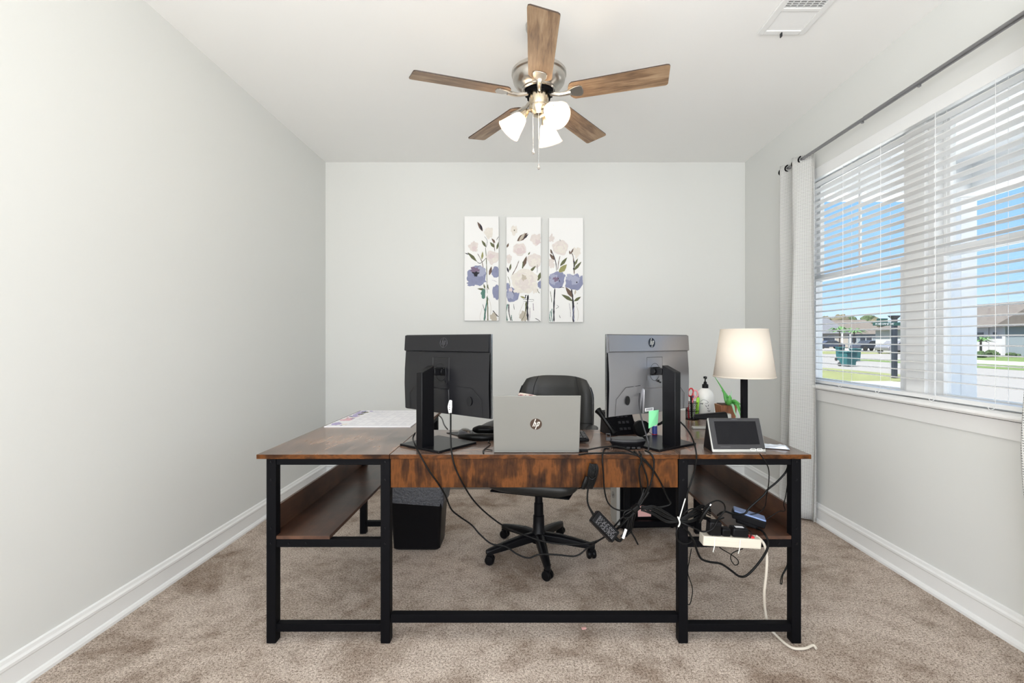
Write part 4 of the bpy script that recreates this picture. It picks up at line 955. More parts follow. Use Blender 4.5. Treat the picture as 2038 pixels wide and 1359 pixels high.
for k in range(8): x = gx0 + (gx1 - gx0) * k / 7; m.box(x - .0005, x + .0005, gy0, gy1, zt - .0003, zt)
for k in range(7): y = gy0 + (gy1 - gy0) * k / 6; m.box(gx0, gx1, y - .0005, y + .0005, zt - .0003, zt)
rnd = random.Random(11)
for i in range(7):
    for j in range(6):
        for l in range(rnd.randint(1, 4)):
            x = gx0 + (gx1 - gx0) * (i + .1) / 7; y = gy0 + (gy1 - gy0) * (j + .2 + .18 * l) / 6; m.box(x, x + rnd.uniform(.015, .042), y, y + .0025, zt - .0003, zt)
m.obj('grid_print', 'paper_mark', cal)
m = MB(); ms_ = ['cal_violet', 'cal_pink', 'p_blue', 'p_leaf', 'p_cream']
for k in range(60):
    v = rnd.random(); cx_ = cx0 + .012 + rnd.random() * .07 * (1.2 if v > .85 or v < .1 else .7); cy_ = cy0 + .01 + v * (cy1 - cy0 - .02); r_ = rnd.uniform(.006, .020)
    r_ = min(r_, cx_ - cx0 - .001)
    n_ = 12; m.add([(cx_ + r_ * (1 + .3 * math.sin(5 * a)) * math.cos(a), min(max(cy_ + r_ * 1.3 * (1 + .3 * math.sin(5 * a)) * math.sin(a), cy0), cy1), zt + k * 1e-6) for a in [2 * math.pi * i / n_ for i in range(n_)]], [tuple(range(n_))], (1 if .2 < v < .55 else 0) if k % 3 else rnd.randint(2, 4))
m.obj('floral_print', ms_, cal)

# ------------------------------------------------------------------ things between the monitors
dk = thing('docking_station', (.445, 2.02, DZ), 'flat black eight sided hub box right of the laptop', 'docking station')
def octo(c, r, k, z, sq=.60): return [(c[0] + r * (1 if j % 2 else 1) * math.cos(R(22.5 + 45 * j + k)), c[1] + r * sq * math.sin(R(22.5 + 45 * j + k)), z) for j in range(8)]
dc = (.434, 2.005)
m = MB(); m.hexa(octo(dc, .068, 0, DZ), octo(dc, .072, 0, DZ + .012)); m.hexa(octo(dc, .072, 0, DZ + .012), octo(dc, .081, 0, DZ + .030)); m.obj('hub_body', 'black_plastic', dk, .002)
m = MB(); m.hexa(octo(dc, .081, 0, DZ + .030), octo(dc, .074, 0, DZ + .041)); m.obj('hub_lid', 'grey_plastic', dk, .003)
m = MB(); m.M = TR(.352, 2.0, DZ + .030, R(-10)); m.box(-.010, -.007, -.004, .004, 0, .030).box(.007, .010, -.004, .004, 0, .030).box(-.010, .010, -.004, .004, .027, .030).box(-.010, .010, -.004, .004, 0, .014).obj('lock_bracket', 'grey_plastic', dk, .001)
m = MB()
for x in (.44, .462, .484): m.box(x - .02, x - .006, 1.955, 1.964, DZ + .006, DZ + .013)
m.obj('port', 'line_dark', dk)
ph = thing('desk_phone', (.47, 2.30, DZ), 'black desk phone partly hidden under the right monitor', 'telephone')
M_ = TR(.46, 2.31, DZ, R(18))
MB(M_).hexa([(-.075, -.05, 0), (.075, -.05, 0), (.075, .06, 0), (-.075, .06, 0)], [(-.075, .01, .105), (.075, .01, .105), (.075, .045, .112), (-.075, .045, .112)]).obj('phone_body', 'black_plastic', ph, .004)
m = MB(M_).tube([(-.105, .02, .115), (-.095, .0, .095), (-.062, -.03, .035), (-.050, -.045, .010)], .014, 10, radii=[.018, .013, .012, .017]); m.obj('handset', 'black_rubber', ph)
m = MB(M_)
for i in range(3):
    for j in range(3): m.cbox((-.01 + i * .022, -.036 + j * .016, .028 + j * .028), (.014, .006, .012), rot=Matrix.Rotation(R(-30), 4, 'X'))
m.obj('keypad', 'grey_plastic', ph)
hs = thing('headset', (.56, 2.22, DZ), 'black headset with padded ear cup behind the green note', 'headset')
for dx, r_ in ((0, .036), (.018, .032)):
    MB(TR(.545 + dx, 2.235 + dx, DZ + .038, R(25))).lathe([(.010, -.012), (r_, -.010), (r_ + .003, 0), (r_, .010), (.012, .013)], 28, (0, 0, 0), Matrix.Rotation(R(80), 4, 'X')).obj('ear_cup', 'black_rubber', hs)
m = MB().tube([(.565, 2.26, DZ + .06), (.60, 2.27, DZ + .05), (.645, 2.26, DZ + .055), (.675, 2.25, DZ + .09), (.665, 2.25, DZ + .13)], .006, 8); m.obj('headband', 'black_plastic', hs)
tb = thing('glue_bottle', (.60, 2.235, DZ), 'slim blue and white tube bottle with red base beside the right monitor stand', 'bottle')
a = PZ(1303, 868, DZ)
MB().lathe([(.010, 0), (.013, .002), (.013, .012)], 16, (a.x, a.y, DZ)).obj('bottle_base', 'red', tb)
MB().lathe([(.012, .012), (.012, .085), (.007, .092)], 16, (a.x, a.y, DZ)).obj('bottle_body', 'pen_blue', tb)
MB().lathe([(.008, .090), (.008, .112), (.004, .116)], 16, (a.x, a.y, DZ)).lathe([(.0123, .05), (.0123, .062)], 16, (a.x, a.y, DZ)).obj('bottle_cap', 'white_plastic', tb)
m = MB(MRM); m.hexa([(-.058, -.044, .838), (.010, -.036, .850), (.010, -.0355, .850), (-.058, -.0435, .838)], [(-.054, -.042, .913), (.012, -.040, .913), (.012, -.0395, .913), (-.054, -.0415, .913)])
tag(m.obj('sticky_note', 'note_green', None), 'bright green sticky note hanging from the right monitor', 'sticky note')
kb = thing('card_reader', (.255, 2.13, DZ), 'small black keypad device just right of the laptop lid', 'keypad')
KM = TR(.225, 2.13, DZ + .022, R(4)) @ Matrix.Rotation(R(8), 4, 'X')
MB(KM).box(-.05, .055, -.055, .055, -.008, .006).obj('keypad_body', 'black_plastic', kb, .005)
m = MB(KM)
for i in range(5):
    for j in range(4): m.box(-.042 + i * .018, -.028 + i * .018, -.044 + j * .024, -.026 + j * .024, .006, .010)
m.obj('keys', 'grey_plastic', kb, .001)
MB().box(.20, .24, 2.11, 2.15, DZ, DZ + .018).obj('keypad_foot', 'black_plastic', kb)
a = PZ(1540, 890, DZ + .001)
m = MB(TR(a.x, a.y, DZ, R(-20))); rnd = random.Random(2); rows = [[(-.055 + .110 * i / 8, -.035 + .07 * j / 6, .003 + rnd.uniform(0, .010) * (0 < i < 8 and 0 < j < 6)) for i in range(9)] for j in range(7)]
m.grid(rows); tag(m.obj('plastic_pouch', 'tile_blue', None, angle=10, solid=.0006), 'crumpled clear plastic pouch lying right of the console', 'plastic bag')

# ------------------------------------------------------------------ cables, adapters, power strip
def cable(name, pts, r, mt, label, cat='cable', parent=None, plug=None):
    m = MB(); m.tube([P(*p) if not isinstance(p, Vector) else p for p in pts], r, 8, smooth=8)
    o = m.obj(name, mt, parent, angle=80)
    return o if parent is not None else tag(o, label, cat)
K = DY - .006                            # just in front of the desk's apron
cb = cable('monitor_cable', [(826, 862, 2.02), (822, 872, 1.99), (826, 885, 1.90), (836, 905, 1.868), (853, 935, 1.865), (872, 962, K), (886, 985, 1.90), (898, 1013, 1.93), (915, 1028, 1.96), (938, 1044, 1.98), (955, 1063, 1.98), (978, 1082, 1.98), (1005, 1087, 1.98), (1030, 1103, 1.98), (1052, 1110, 1.98), (1075, 1103, 1.98), (1110, 1104, 1.98), (1146, 1106, 1.98), (1170, 1090, 1.98), (1197, 1072, 1.95), (1228, 1052, 1.92), (1262, 1018, 1.88)], .0034, 'black_rubber', 'black cable from the left monitor stand, lower of the two drooping past the bin')
uc = thing('display_cable', P(896, 820, 1.93), 'black cable with white plug hanging from the left monitor past the desk edge', 'cable')
cable('cable_run', [(897, 822, 1.90), (897, 845, 1.885), (897, 870, 1.875), (899, 900, 1.868), (906, 930, 1.865), (921, 962, 1.87), (942, 995, 1.90), (970, 1023, 1.93), (1005, 1048, 1.96), (1045, 1065, 1.98), (1085, 1078, 1.98), (1130, 1083, 1.98), (1175, 1080, 1.97), (1205, 1068, 1.95), (1235, 1045, 1.92), (1262, 1012, 1.88)], .0034, 'black_rubber', '', parent=uc)
m = MB(); a = P(897, 797, 1.925); b_ = P(896, 822, 1.90); m.tube([a, (a + b_) / 2 + Vector((-.002, 0, 0)), b_], .007, 10, radii=[.006, .0095, .006]); m.obj('white_plug', 'white_plastic', uc)
m = MB()
for k in range(3): m.cbox((a + (b_ - a) * (.35 + .17 * k)) + Vector((-.002, -.0095, 0)), (.004, .002, .0045))
m.obj('plug_mark', 'ink', uc)
cable('mouse_cable', [PZ(975, 868, DZ + .004), PZ(972, 880, DZ + .012), PZ(976, 884, DZ + .003), PZ(962, 896, DZ + .003), PZ(963, 902, DZ + .003), PZ(964, 894, DZ + .004), PZ(980, 896, DZ + .003)], .0018, 'black_rubber', 'thin black lead looping out at the left edge of the laptop')
cable('thin_wire', [PZ(888, 857, DZ - .01) + Vector((0, .04, 0)), (884, 845, 2.62), (879, 832, 2.8), (872, 826, 2.98), (871, 829, 3.02)], .0035, 'black_rubber', 'black wire drooping from the back of the left wing')
# laptop charger: coiled lead, brick
cc = thing('laptop_charger', P(1200, 1045, 1.86), 'black laptop charger brick dangling with its bundled lead', 'power adapter')
q0, q1 = P(1183, 1027, 1.855), P(1222, 1068, 1.855)
d_ = (q1 - q0).normalized(); Qb = d_.to_track_quat('X', 'Z').to_matrix().to_4x4()
m = MB(Matrix.Translation((q0 + q1) / 2) @ Qb @ Matrix.Rotation(R(-28), 4, 'X')); m.box(-.060, .060, -.0155, .0155, -.026, .026); m.obj('adapter_brick', 'black_plastic', cc, .005)
m = MB(Matrix.Translation((q0 + q1) / 2) @ Qb @ Matrix.Rotation(R(-28), 4, 'X')); rnd = random.Random(9)
for i in range(7):
    x = -.045
    while x < .045:
        l = rnd.uniform(.003, .012); m.box(x, x + l, -.0158, -.0156, -.018 + i * .005, -.0169 + i * .005); x += l + rnd.uniform(.002, .009)
m.obj('label_print', 'label_grey', cc)
m = MB(); m.tube([q1, P(1232, 1076, 1.855), P(1238, 1072, 1.86), P(1243, 1060, 1.87), P(1250, 1045, 1.87)], .004, 8, radii=[.009, .006, .004, .004, .004]); m.obj('output_lead', 'black_rubber', cc)
m = MB(); m.tube([P(1172, 962, K - .01), P(1169, 985, 1.862), P(1171, 1005, 1.86), q0], .0034, 8, radii=[.0034, .0034, .0034, .006])
for k in range(6):
    x0_ = 1171 + k * 2.2; m.tube([P(x0_ - 3, 968 - k, 1.862 - k * .001), P(x0_, 940, 1.858 - k * .0015), P(x0_ + 4, 924, 1.860), P(x0_ + 8, 934, 1.857), P(x0_ + 3, 955, 1.858), P(x0_ - 4, 972, 1.862)], .0032, 8)
m.tube([P(1174, 922, 1.862), P(1180, 936, 1.850), P(1187, 934, 1.853)], .0035, 8); m.tube([P(1172, 950, 1.852), P(1179, 954, 1.848), P(1186, 948, 1.853)], .0030, 8)
m.obj('bundled_lead', 'black_rubber', cc)
m = MB(); m.tube([P(1160, 972, 1.862), P(1164, 960, 1.86), P(1168, 948, 1.86)], .008, 8, radii=[.009, .010, .007]); m.obj('lead_plug', 'black_rubber', cc)
# cables off the desk into the velcro-tied bundle at about (1265,1010)
BX = 1.868
def pj(px, py, z=DZ + .004): return PZ(px, py, z)
runs = [
 ('black cable arching from the laptop side over the desk edge', [pj(1152, 899), pj(1160, 897), pj(1180, 893, DZ + .012), pj(1205, 889, DZ + .020), P(1232, 889, 1.93), P(1262, 902, 1.872), P(1290, 925, 1.862), P(1312, 955, 1.862), P(1326, 985, 1.87), P(1334, 1002, 1.87), P(1322, 1008, 1.87), P(1300, 1012, 1.87), P(1275, 1012, 1.868)], .0034),
 ('black cable lying straight along the desk edge from the laptop', [pj(1152, 905), pj(1175, 902), pj(1205, 901.5), pj(1235, 901), P(1262, 905, 1.870), P(1280, 912, 1.864), P(1298, 932, 1.862), P(1316, 962, 1.865), P(1328, 990, 1.87), P(1333, 1004, 1.87), P(1290, 1011, 1.87)], .0030),
 ('black cable dropping from the desk edge in a wide curve left of the bundle', [pj(1213, 893), pj(1204, 893), P(1200, 900, 1.875), P(1199, 915, 1.862), P(1201, 945, 1.862), P(1203, 975, 1.866), P(1210, 1000, 1.87), P(1225, 1013, 1.87), P(1245, 1016, 1.87), P(1262, 1010, 1.87)], .0030),
 ('black cable from the hub down into the tied bundle, left one', [pj(1262, 898), P(1268, 904, 1.866), P(1276, 915, 1.860), P(1272, 935, 1.860), P(1274, 960, 1.862), P(1278, 980, 1.866), P(1272, 1000, 1.866)], .0032),
 ('black cable from the hub down into the tied bundle, middle one', [pj(1272, 899), P(1276, 905, 1.864), P(1277, 920, 1.858), P(1286, 945, 1.858), P(1289, 968, 1.860), P(1280, 990, 1.864), P(1266, 1012, 1.864)], .0034),
 ('black cable from the hub down into the tied bundle, right one', [pj(1284, 897, DZ + .012), P(1294, 902, 1.866), P(1301, 915, 1.858), P(1300, 940, 1.857), P(1294, 965, 1.858), P(1284, 990, 1.862), P(1270, 1010, 1.862)], .0036),
 ('grey cable falling from the right monitor ports to the hub', [P(1273, 783, 2.03), P(1272, 800, 1.99), P(1274, 820, 1.96), P(1280, 845, 1.945), P(1287, 868, 1.94), P(1291, 885, 1.93), P(1290, 897, 1.90)], .0032),
 ('black cable sagging from the right monitor stand down to the power strip', [P(1352, 838, 2.10), P(1364, 850, 2.02), P(1376, 868, 1.93), P(1384, 892, 1.870), P(1386, 915, 1.862), P(1380, 945, 1.868), P(1370, 975, 1.868), P(1364, 1000, 1.868), P(1362, 1025, 1.866)], .0034),
]
for i, (lb, pts, r_) in enumerate(runs): cable('black_cable', pts, r_, 'black_rubber' if 'grey' not in lb else 'grey_plastic', lb)
bd = thing('cable_bundle', P(1265, 1012, 1.868), 'thick bundle of black cables held by a velcro strap', 'cable bundle')
m = MB(); rnd = random.Random(21)
for k in range(7):
    o1 = rnd.uniform(-7, 7); m.tube([P(1286 + o1, 978 + rnd.uniform(-6, 6), 1.862 + rnd.uniform(-.004, .004)), P(1276 + o1 * .7, 996, 1.862), P(1265 + o1 * .5, 1014, 1.866), P(1256 + o1, 1034, 1.868), P(1250 + o1 * 1.2, 1056 + rnd.uniform(-6, 8), 1.87), P(1240 + o1, 1068, 1.87)], .0032, 8)
m.tube([P(1262, 1012, 1.862), P(1244, 1018, 1.858), P(1242, 1030, 1.858), P(1256, 1028, 1.858), P(1268, 1016, 1.86)], .003, 8)
m.tube([P(1262, 1018, 1.862), P(1258, 1036, 1.858), P(1256, 1056, 1.86), P(1264, 1072, 1.862), P(1270, 1084, 1.862), P(1262, 1068, 1.864), P(1254, 1056, 1.864)], .003, 8)
m.tube([P(1260, 1014, 1.862), P(1240, 1028, 1.868), P(1224, 1046, 1.88), P(1212, 1058, 1.90)], .0034, 8)
m.tube([P(1264, 1018, 1.862), P(1248, 1034, 1.866), P(1230, 1052, 1.88), P(1216, 1062, 1.90)], .0034, 8)
m.obj('bundled_cables', 'black_rubber', bd)
m = MB(); c_ = P(1265, 1011, 1.865); m.M = Matrix.Translation(c_) @ Matrix.Rotation(R(-38), 4, 'Y'); m.box(-.016, .016, -.014, .014, -.011, .011); m.obj('velcro_strap', 'black_rubber', bd, .005)
m = MB(); m.tube([P(1246, 1053, 1.856), P(1243, 1062, 1.855), P(1240, 1071, 1.855)], .0055, 8, smooth=3); m.obj('white_connector', 'white_plastic', bd)
# second bundle running right to the strip, tied with a white zip tie at (1351,1035)
b2 = thing('cable_bundle', P(1350, 1030, 1.868), 'loose bundle of black cables with a white zip tie at the desk leg', 'cable bundle')
m = MB(); rnd = random.Random(4)
Y0 = DY - .016
for k in range(9):
    a0 = rnd.uniform(-14, 12)
    m.tube([P(1276, 1012 + rnd.uniform(-5, 5), 1.866), P(1300, 1016 + a0 * .8, Y0), P(1326, 1030 + a0 * .9, Y0), P(1350, 1036 + a0 * .3, Y0 - .004), P(1374, 1030 + a0 * .9, Y0), P(1396, 1020 + a0 * 1.2, Y0 + .02), P(1414, 1026 + a0, 1.91)], .0030, 8)
m.tube([P(1352, 1036, Y0), P(1362, 1020, Y0 - .01), P(1380, 1012, Y0 - .006), P(1396, 1018, 1.88), P(1402, 1032, 1.90)], .0028, 8)
m.tube([P(1352, 1040, Y0), P(1346, 1060, Y0 - .006), P(1350, 1076, Y0 - .006), P(1366, 1082, Y0 - .006), P(1378, 1074, Y0), P(1370, 1058, Y0), P(1356, 1044, Y0)], .0030, 8)
m.tube([P(1352, 1038, Y0), P(1366, 1044, Y0 - .008), P(1384, 1052, Y0 - .01), P(1400, 1058, Y0 - .01), P(1418, 1052, Y0 - .01), P(1428, 1036, Y0 - .006), P(1440, 1030, 1.90)], .0034, 8)
m.obj('bundled_cables', 'black_rubber', b2)
m = MB(); m.tube([P(1364, 992, Y0 - .012), P(1358, 1012, Y0 - .014), P(1352, 1033, Y0 - .014)], .0022, 6); m.tube([P(1349, 1028, Y0 - .012), P(1353, 1040, Y0 - .016), P(1350, 1048, Y0 - .012)], .0028, 6); m.obj('zip_tie', 'tie_white', b2)
# power strip on the shelf front
SY = DY + .012
psx = thing('power_strip', P(1450, 1080, SY), 'beige power strip fixed to the shelf rail on the right', 'power strip')
a, b_ = P(1392, 1070, SY), P(1505, 1077, SY); an = math.atan2(-(b_.z - a.z), b_.x - a.x)
SMx = Matrix.Translation(((a.x + b_.x) / 2, SY - .023, (a.z + b_.z) / 2 + .004)) @ Matrix.Rotation(an, 4, 'Y')
hl = (b_ - a).length / 2
MB(SMx).box(-hl, hl, -.020, .028, -.018, .020).obj('strip_housing', 'beige_plastic', psx, .003)
m = MB(SMx).box(-hl + .002, hl - .002, -.0206, -.0200, -.0095, -.0085); m.box(-hl + .002, hl - .002, -.0206, -.0200, .0045, .0050).obj('seam_line', 'beige_cord', psx)
MB(SMx).box(hl - .044, hl - .024, -.012, .010, .019, .026).obj('switch', 'red', psx, .002)
for x_ in (-hl * .62, hl * .25):
    m = MB(SMx); m.tube([(x_, -.0215, .018), (x_, -.0218, -.018), (x_ - .003, -.019, -.040)], .0018, 6, smooth=1); m.obj('zip_tie', 'tie_white', psx)
m = MB(); m.tube([P(1504, 1066, 1.885), P(1514, 1074, 1.878), P(1522, 1086, 1.868), P(1526, 1108, 1.866), P(1525, 1140, 1.87), P(1521, 1180, 1.89), P(1523, 1215, 1.93), P(1530, 1246, 1.955), PZ(1545, 1264, .010), PZ(1562, 1280, .008), PZ(1580, 1290, .008), PZ(1602, 1290, .010), PZ(1618, 1284, .012), PZ(1625, 1291, .007)], .0052, 10, smooth=10)
m.obj('supply_cord', 'beige_cord', psx)
# adapters plugged into the strip
def adapter(x, w_, d__, h_, lb, mt='black_plastic', label=True):
    t = thing('wall_adapter', SMx @ Vector((x, 0, .02)), lb, 'power adapter')
    MB(SMx).box(x - w_ / 2, x + w_ / 2, -.014, -.014 + d__, .0205, .0205 + h_).obj('adapter_body', mt, t, .005)
    if label:
        MB(SMx).box(x - w_ * .25, x + w_ * .28, .0, d__ * .35, .0206 + h_, .0212 + h_).obj('rating_label', 'label_white', t)
    else: MB(SMx).box(x - w_ * .36, x + w_ * .36, -.0155, -.0138, .030, .028 + h_ * .6).obj('adapter_ridge', 'black_rubber', t, .001)
adapter(.034, .062, .045, .034, 'square black adapter with a white rating label on the power strip')
adapter(-.022, .034, .036, .030, 'small black plug adapter in the middle of the power strip', label=False)
adapter(-.066, .048, .042, .054, 'tall black adapter at the left of the power strip', label=False)
bk = thing('power_adapter', P(1480, 1040, 1.97), 'long dark blue grey power brick lying on the right shelf', 'power adapter')
M_ = TR(.945, 1.995, .478, R(-20)) @ Matrix.Rotation(R(13), 4, 'Y')
MB(M_).box(-.064, .064, -.032, .032, -.022, .006).obj('brick_body', 'black_plastic', bk, .003)
MB(M_).box(-.062, .062, -.030, .030, .006, .013).obj('brick_lid', 'brick_blue', bk, .003)
MB(M_).box(-.045, .040, -.028, .028, -.036, -.021).obj('brick_under', 'black_plastic', bk, .003)
cs = thing('charging_cable', P(1560, 930, 1.9), 'thick black cable from under the right desktop down to the shelf', 'cable')
m = MB(); m.tube([P(1568, 930, 1.95), P(1562, 942, 1.95), P(1545, 960, 1.95), P(1528, 974, 1.95), P(1520, 985, 1.95), P(1503, 1000, 1.95), P(1490, 1012, 1.95), P(1482, 1022, 1.95), P(1462, 1023, 1.95), P(1445, 1018, 1.94), P(1436, 1020, 1.93), P(1428, 1026, 1.92)], .004, 8, smooth=8); m.obj('cable_run', 'black_rubber', cs)
cable('thin_wire', [PZ(1512, 903, DZ + .008), P(1516, 908, 1.868), P(1524, 920, 1.864), P(1530, 935, 1.88), P(1530, 960, 1.93), P(1526, 985, 1.95), P(1522, 1008, 1.96), P(1510, 1020, 1.97), P(1490, 1024, 1.98)], .0021, 'black_rubber', 'thin black wire from the console down behind the right frame')
cable('thin_wire', [P(1569, 930, 1.95), P(1568, 955, 1.95), P(1564, 985, 1.95), P(1560, 1003, 1.95), P(1562, 1016, 1.95), P(1550, 1018, 1.95), P(1530, 1030, 1.96), P(1512, 1040, 1.97)], .0019, 'black_rubber', 'thin black wire hanging near the right end post and turning left')
cable('black_cable', [P(1404, 1026, 1.88), P(1400, 1014, 1.874), P(1412, 1002, 1.87), P(1428, 996, 1.87), P(1440, 1002, 1.87), P(1443, 1014, 1.87), P(1436, 1024, 1.87), P(1428, 1034, 1.87)], .0030, 'black_rubber', 'black cable standing up in a round loop above the power strip')
cable('black_cable', [P(1370, 1058, 1.862), P(1382, 1080, 1.86), P(1388, 1098, 1.86), P(1396, 1112, 1.862), P(1412, 1118, 1.862), P(1435, 1122, 1.862), P(1455, 1135, 1.862), P(1470, 1146, 1.862), P(1484, 1146, 1.862), P(1500, 1132, 1.86), P(1516, 1112, 1.858), P(1526, 1095, 1.856), P(1529, 1080, 1.858), P(1524, 1066, 1.866), P(1516, 1056, 1.90), P(1506, 1052, 1.95)], .0044, 'black_rubber', 'thick black cable looping low beneath the power strip')
cable('thin_wire', [P(1416, 1062, 1.86), P(1424, 1080, 1.858), P(1436, 1092, 1.86), P(1456, 1104, 1.862), P(1468, 1114, 1.862), P(1469, 1122, 1.862), P(1462, 1124, 1.862), P(1455, 1114, 1.862), P(1455, 1104, 1.862), P(1462, 1098, 1.86), P(1480, 1090, 1.858), P(1492, 1072, 1.856), P(1495, 1060, 1.858), P(1488, 1054, 1.875)], .0019, 'black_rubber', 'thin black wire making a small drop shaped loop under the power strip')
cable('thin_wire', [P(1376, 1092, 1.90), P(1372, 1115, 1.90), P(1369, 1140, 1.90), P(1378, 1170, 1.90), P(1376, 1192, 1.90), P(1372, 1203, 1.90), P(1367, 1200, 1.90)], .0019, 'black_rubber', 'thin black wire dangling beside the inner right leg')
cable('thin_wire', [P(1568, 1090, 1.93), P(1570, 1105, 1.93), P(1566, 1125, 1.93), P(1556, 1145, 1.93), P(1553, 1160, 1.93), P(1556, 1161, 1.93), P(1558, 1145, 1.928), P(1567, 1128, 1.93), P(1572, 1105, 1.93), P(1571, 1088, 1.93)], .0019, 'black_rubber', 'thin black wire end looped under the shelf by the right end post')
m = MB(); m.tube([P(1392, 1040, 1.862), P(1400, 1024, 1.858), P(1413, 1006, 1.855)], .006, 8, radii=[.005, .008, .006]); m.tube([P(1413, 1006, 1.855), P(1415, 1003, 1.855)], .004, 8, mi=1, smooth=1)
tag(m.obj('cable_plug', ['black_rubber', 'silver']), 'black cable plug with metal tip pointing up left of the power strip', 'plug')
m = MB(TR(.235, 1.93, DZ)); m.box(-.022, .022, -.008, .008, 0, .011); tag(m.obj('usb_adapter', 'black_plastic', None, .002), 'small black adapter at the right foot of the laptop lid', 'adapter')

a = PZ(1162, 1250, .004)
tag(MB(TR(a.x, a.y, .002, R(15))).box(-.010, .010, -.006, .006, 0, .004).obj('paper_scrap', 'note_pink', None, .001), 'tiny pink scrap lying on the carpet below the cross bar', 'paper')

# ------------------------------------------------------------------ outdoors
GZ = -.30
mat('bounce_white', (.80, .79, .76), .9); mat('asphalt', (.172, .168, .165), .9, var=.12, vscale=12); mat('concrete', (.33, .325, .305), .9, var=.06, vscale=3)
mat('grass', (.075, .12, .03), 1, var=.35, vscale=1.3, bump=(30, .6, .05)); mat('grass_dry', (.135, .15, .06), 1, var=.35, vscale=.8, bump=(30, .6, .05))
mat('siding_white', (.34, .345, .355), .7); mat('siding_blue', (.15, .18, .20), .7); mat('siding_beige', (.23, .21, .185), .7)
mat('roof_brown', (.085, .074, .066), .9, var=.2, vscale=3); mat('roof_grey', (.085, .09, .105), .9, var=.15, vscale=3)
mat('dark_glass', (.03, .035, .045), .1); mat('porch_white', (.86, .86, .86), .6); mat('sign_green', (.012, .06, .05), .5); mat('post_dark', (.015, .02, .03), .4)
mat('bin_teal', (.015, .085, .09), .5); mat('bush_green', (.03, .06, .018), .9, var=.5, vscale=3, bump=(6, 1, .3)); mat('tree_green', (.055, .085, .035), .9, var=.5, vscale=.8, bump=(3, 1, .6)); mat('tree_rust', (.075, .068, .04), .9, var=.4, vscale=.8)
mat('trunk', (.12, .09, .07), .9); mat('car_silver', (.22, .22, .24), .25, .5); mat('car_dark', (.05, .06, .09), .25, .4); mat('tyre', (.02, .02, .02), .8)
struct(MB().box(XR + WT + .01, 400, -120, 420, GZ - .2, GZ - .004).obj('ground', 'asphalt', center=False), 'pale asphalt street outside', 'street')
def flat(name, pts, z, mt, lb, ct): return struct(MB().prism(pts, z - .012, z).obj(name, mt, center=False), lb, ct)
flat('lawn', [(XR + WT + .02, 17.4), (15.2, 17.4), (16.6, 19), (16.6, 25.5), (15, 27.5), (XR + WT + .02, 27.5)], GZ + .01, 'grass_dry', 'strip of sunlit lawn around the street sign', 'lawn')
flat('sidewalk', [(XR + WT + .02, 14.6), (13.5, 14.6), (13.5, 17.4), (XR + WT + .02, 17.4)], GZ + .012, 'concrete', 'pale concrete walk in front of the lawn', 'sidewalk')
flat('bounce_slab', [(XR + WT + .02, -40), (10.2, -40), (10.2, 14.5), (XR + WT + .02, 14.5)], GZ + .011, 'bounce_white', 'unseen bright slab beside the porch, added to bounce sunlight indoors', 'driveway')  # out of view, added to throw sunlight up onto the blind
flat('lawn_verge', [(25, 5), (29.4, 5), (29.4, 37), (25, 37)], GZ + .01, 'grass', 'green verge across the street', 'lawn')
flat('sidewalk_far', [(29.4, 0), (34.6, 0), (34.6, 38), (29.4, 38)], GZ + .012, 'concrete', 'bright concrete walk across the street', 'sidewalk')
flat('lawn_far', [(34.6, 0), (120, 0), (120, 50), (34.6, 42)], GZ + .01, 'grass', 'green front lawn of the house across the street', 'lawn')
flat('lawn_distant', [(33, 52), (120, 60), (120, 76), (36, 64)], GZ + .01, 'grass_dry', 'dry grass strip in the distance', 'lawn')
flat('driveway', [(36, 66), (150, 80), (150, 100), (40, 86)], GZ + .012, 'concrete', 'pale driveways in front of the far houses', 'driveway')
# porch of this house
po = thing('front_porch', (3.1, 1.2, GZ), 'white front porch with square column outside the window', 'porch')
MB().box(XR + WT, 4.2, -2.5, 4.42, GZ, GZ + .10).obj('porch_floor', 'concrete', po)
MB().box(XR + WT, 4.35, -2.5, 4.55, 2.74, 2.86).obj('porch_roof', 'porch_white', po)
MB().box(3.88, 4.15, -2.5, 4.37, 2.50, 2.74).obj('porch_beam', 'porch_white', po)
MB().box(XR + WT, 3.88, 4.10, 4.37, 2.50, 2.74).obj('porch_beam', 'porch_white', po)
for yy in (4.09, .4):
    MB().box(3.90, 4.045, yy + .135, yy + .28, GZ + .1, 2.50).obj('porch_column', 'porch_white', po, .004)
# street sign
sg = thing('street_sign', PZ(1780, 753, GZ), 'dark street sign post with two green blades outside the left window', 'street sign')
sp = PZ(1780, 753, GZ); sx_, sy_ = sp.x, sp.y
MB().box(sx_ - .075, sx_ + .075, sy_ - .075, sy_ + .075, GZ, 2.10).obj('post', 'post_dark', sg, .01)
MB().hexa([(sx_ - .08, sy_ - .08, 2.08), (sx_ + .08, sy_ - .08, 2.08), (sx_ + .08, sy_ + .08, 2.08), (sx_ - .08, sy_ + .08, 2.08)], [(sx_ - .16, sy_ - .16, 2.20), (sx_ + .16, sy_ - .16, 2.20), (sx_ + .16, sy_ + .16, 2.20), (sx_ - .16, sy_ + .16, 2.20)]).obj('post_cap', 'post_dark', sg)
MB().box(sx_ - .5, sx_ - .07, sy_ + .25, sy_ + .28, 1.92, 2.10).obj('name_blade', 'sign_green', sg)
m = MB().box(sx_ - .92, sx_ + .24, sy_ - .11, sy_ - .08, 1.80, 1.93); m.obj('name_blade', 'sign_green', sg)
m = MB(); x = sx_ - .84; rnd = random.Random(8)
while x < sx_ - .12:
    wl = rnd.uniform(.03, .05); m.box(x, x + .012, sy_ - .115, sy_ - .111, 1.83, 1.90); m.box(x, x + wl, sy_ - .115, sy_ - .111, rnd.choice((1.83, 1.86, 1.888)), rnd.choice((1.845, 1.875, 1.90)) if 0 else 1.90); x += wl + .022
m.obj('lettering', 'label_white', sg)
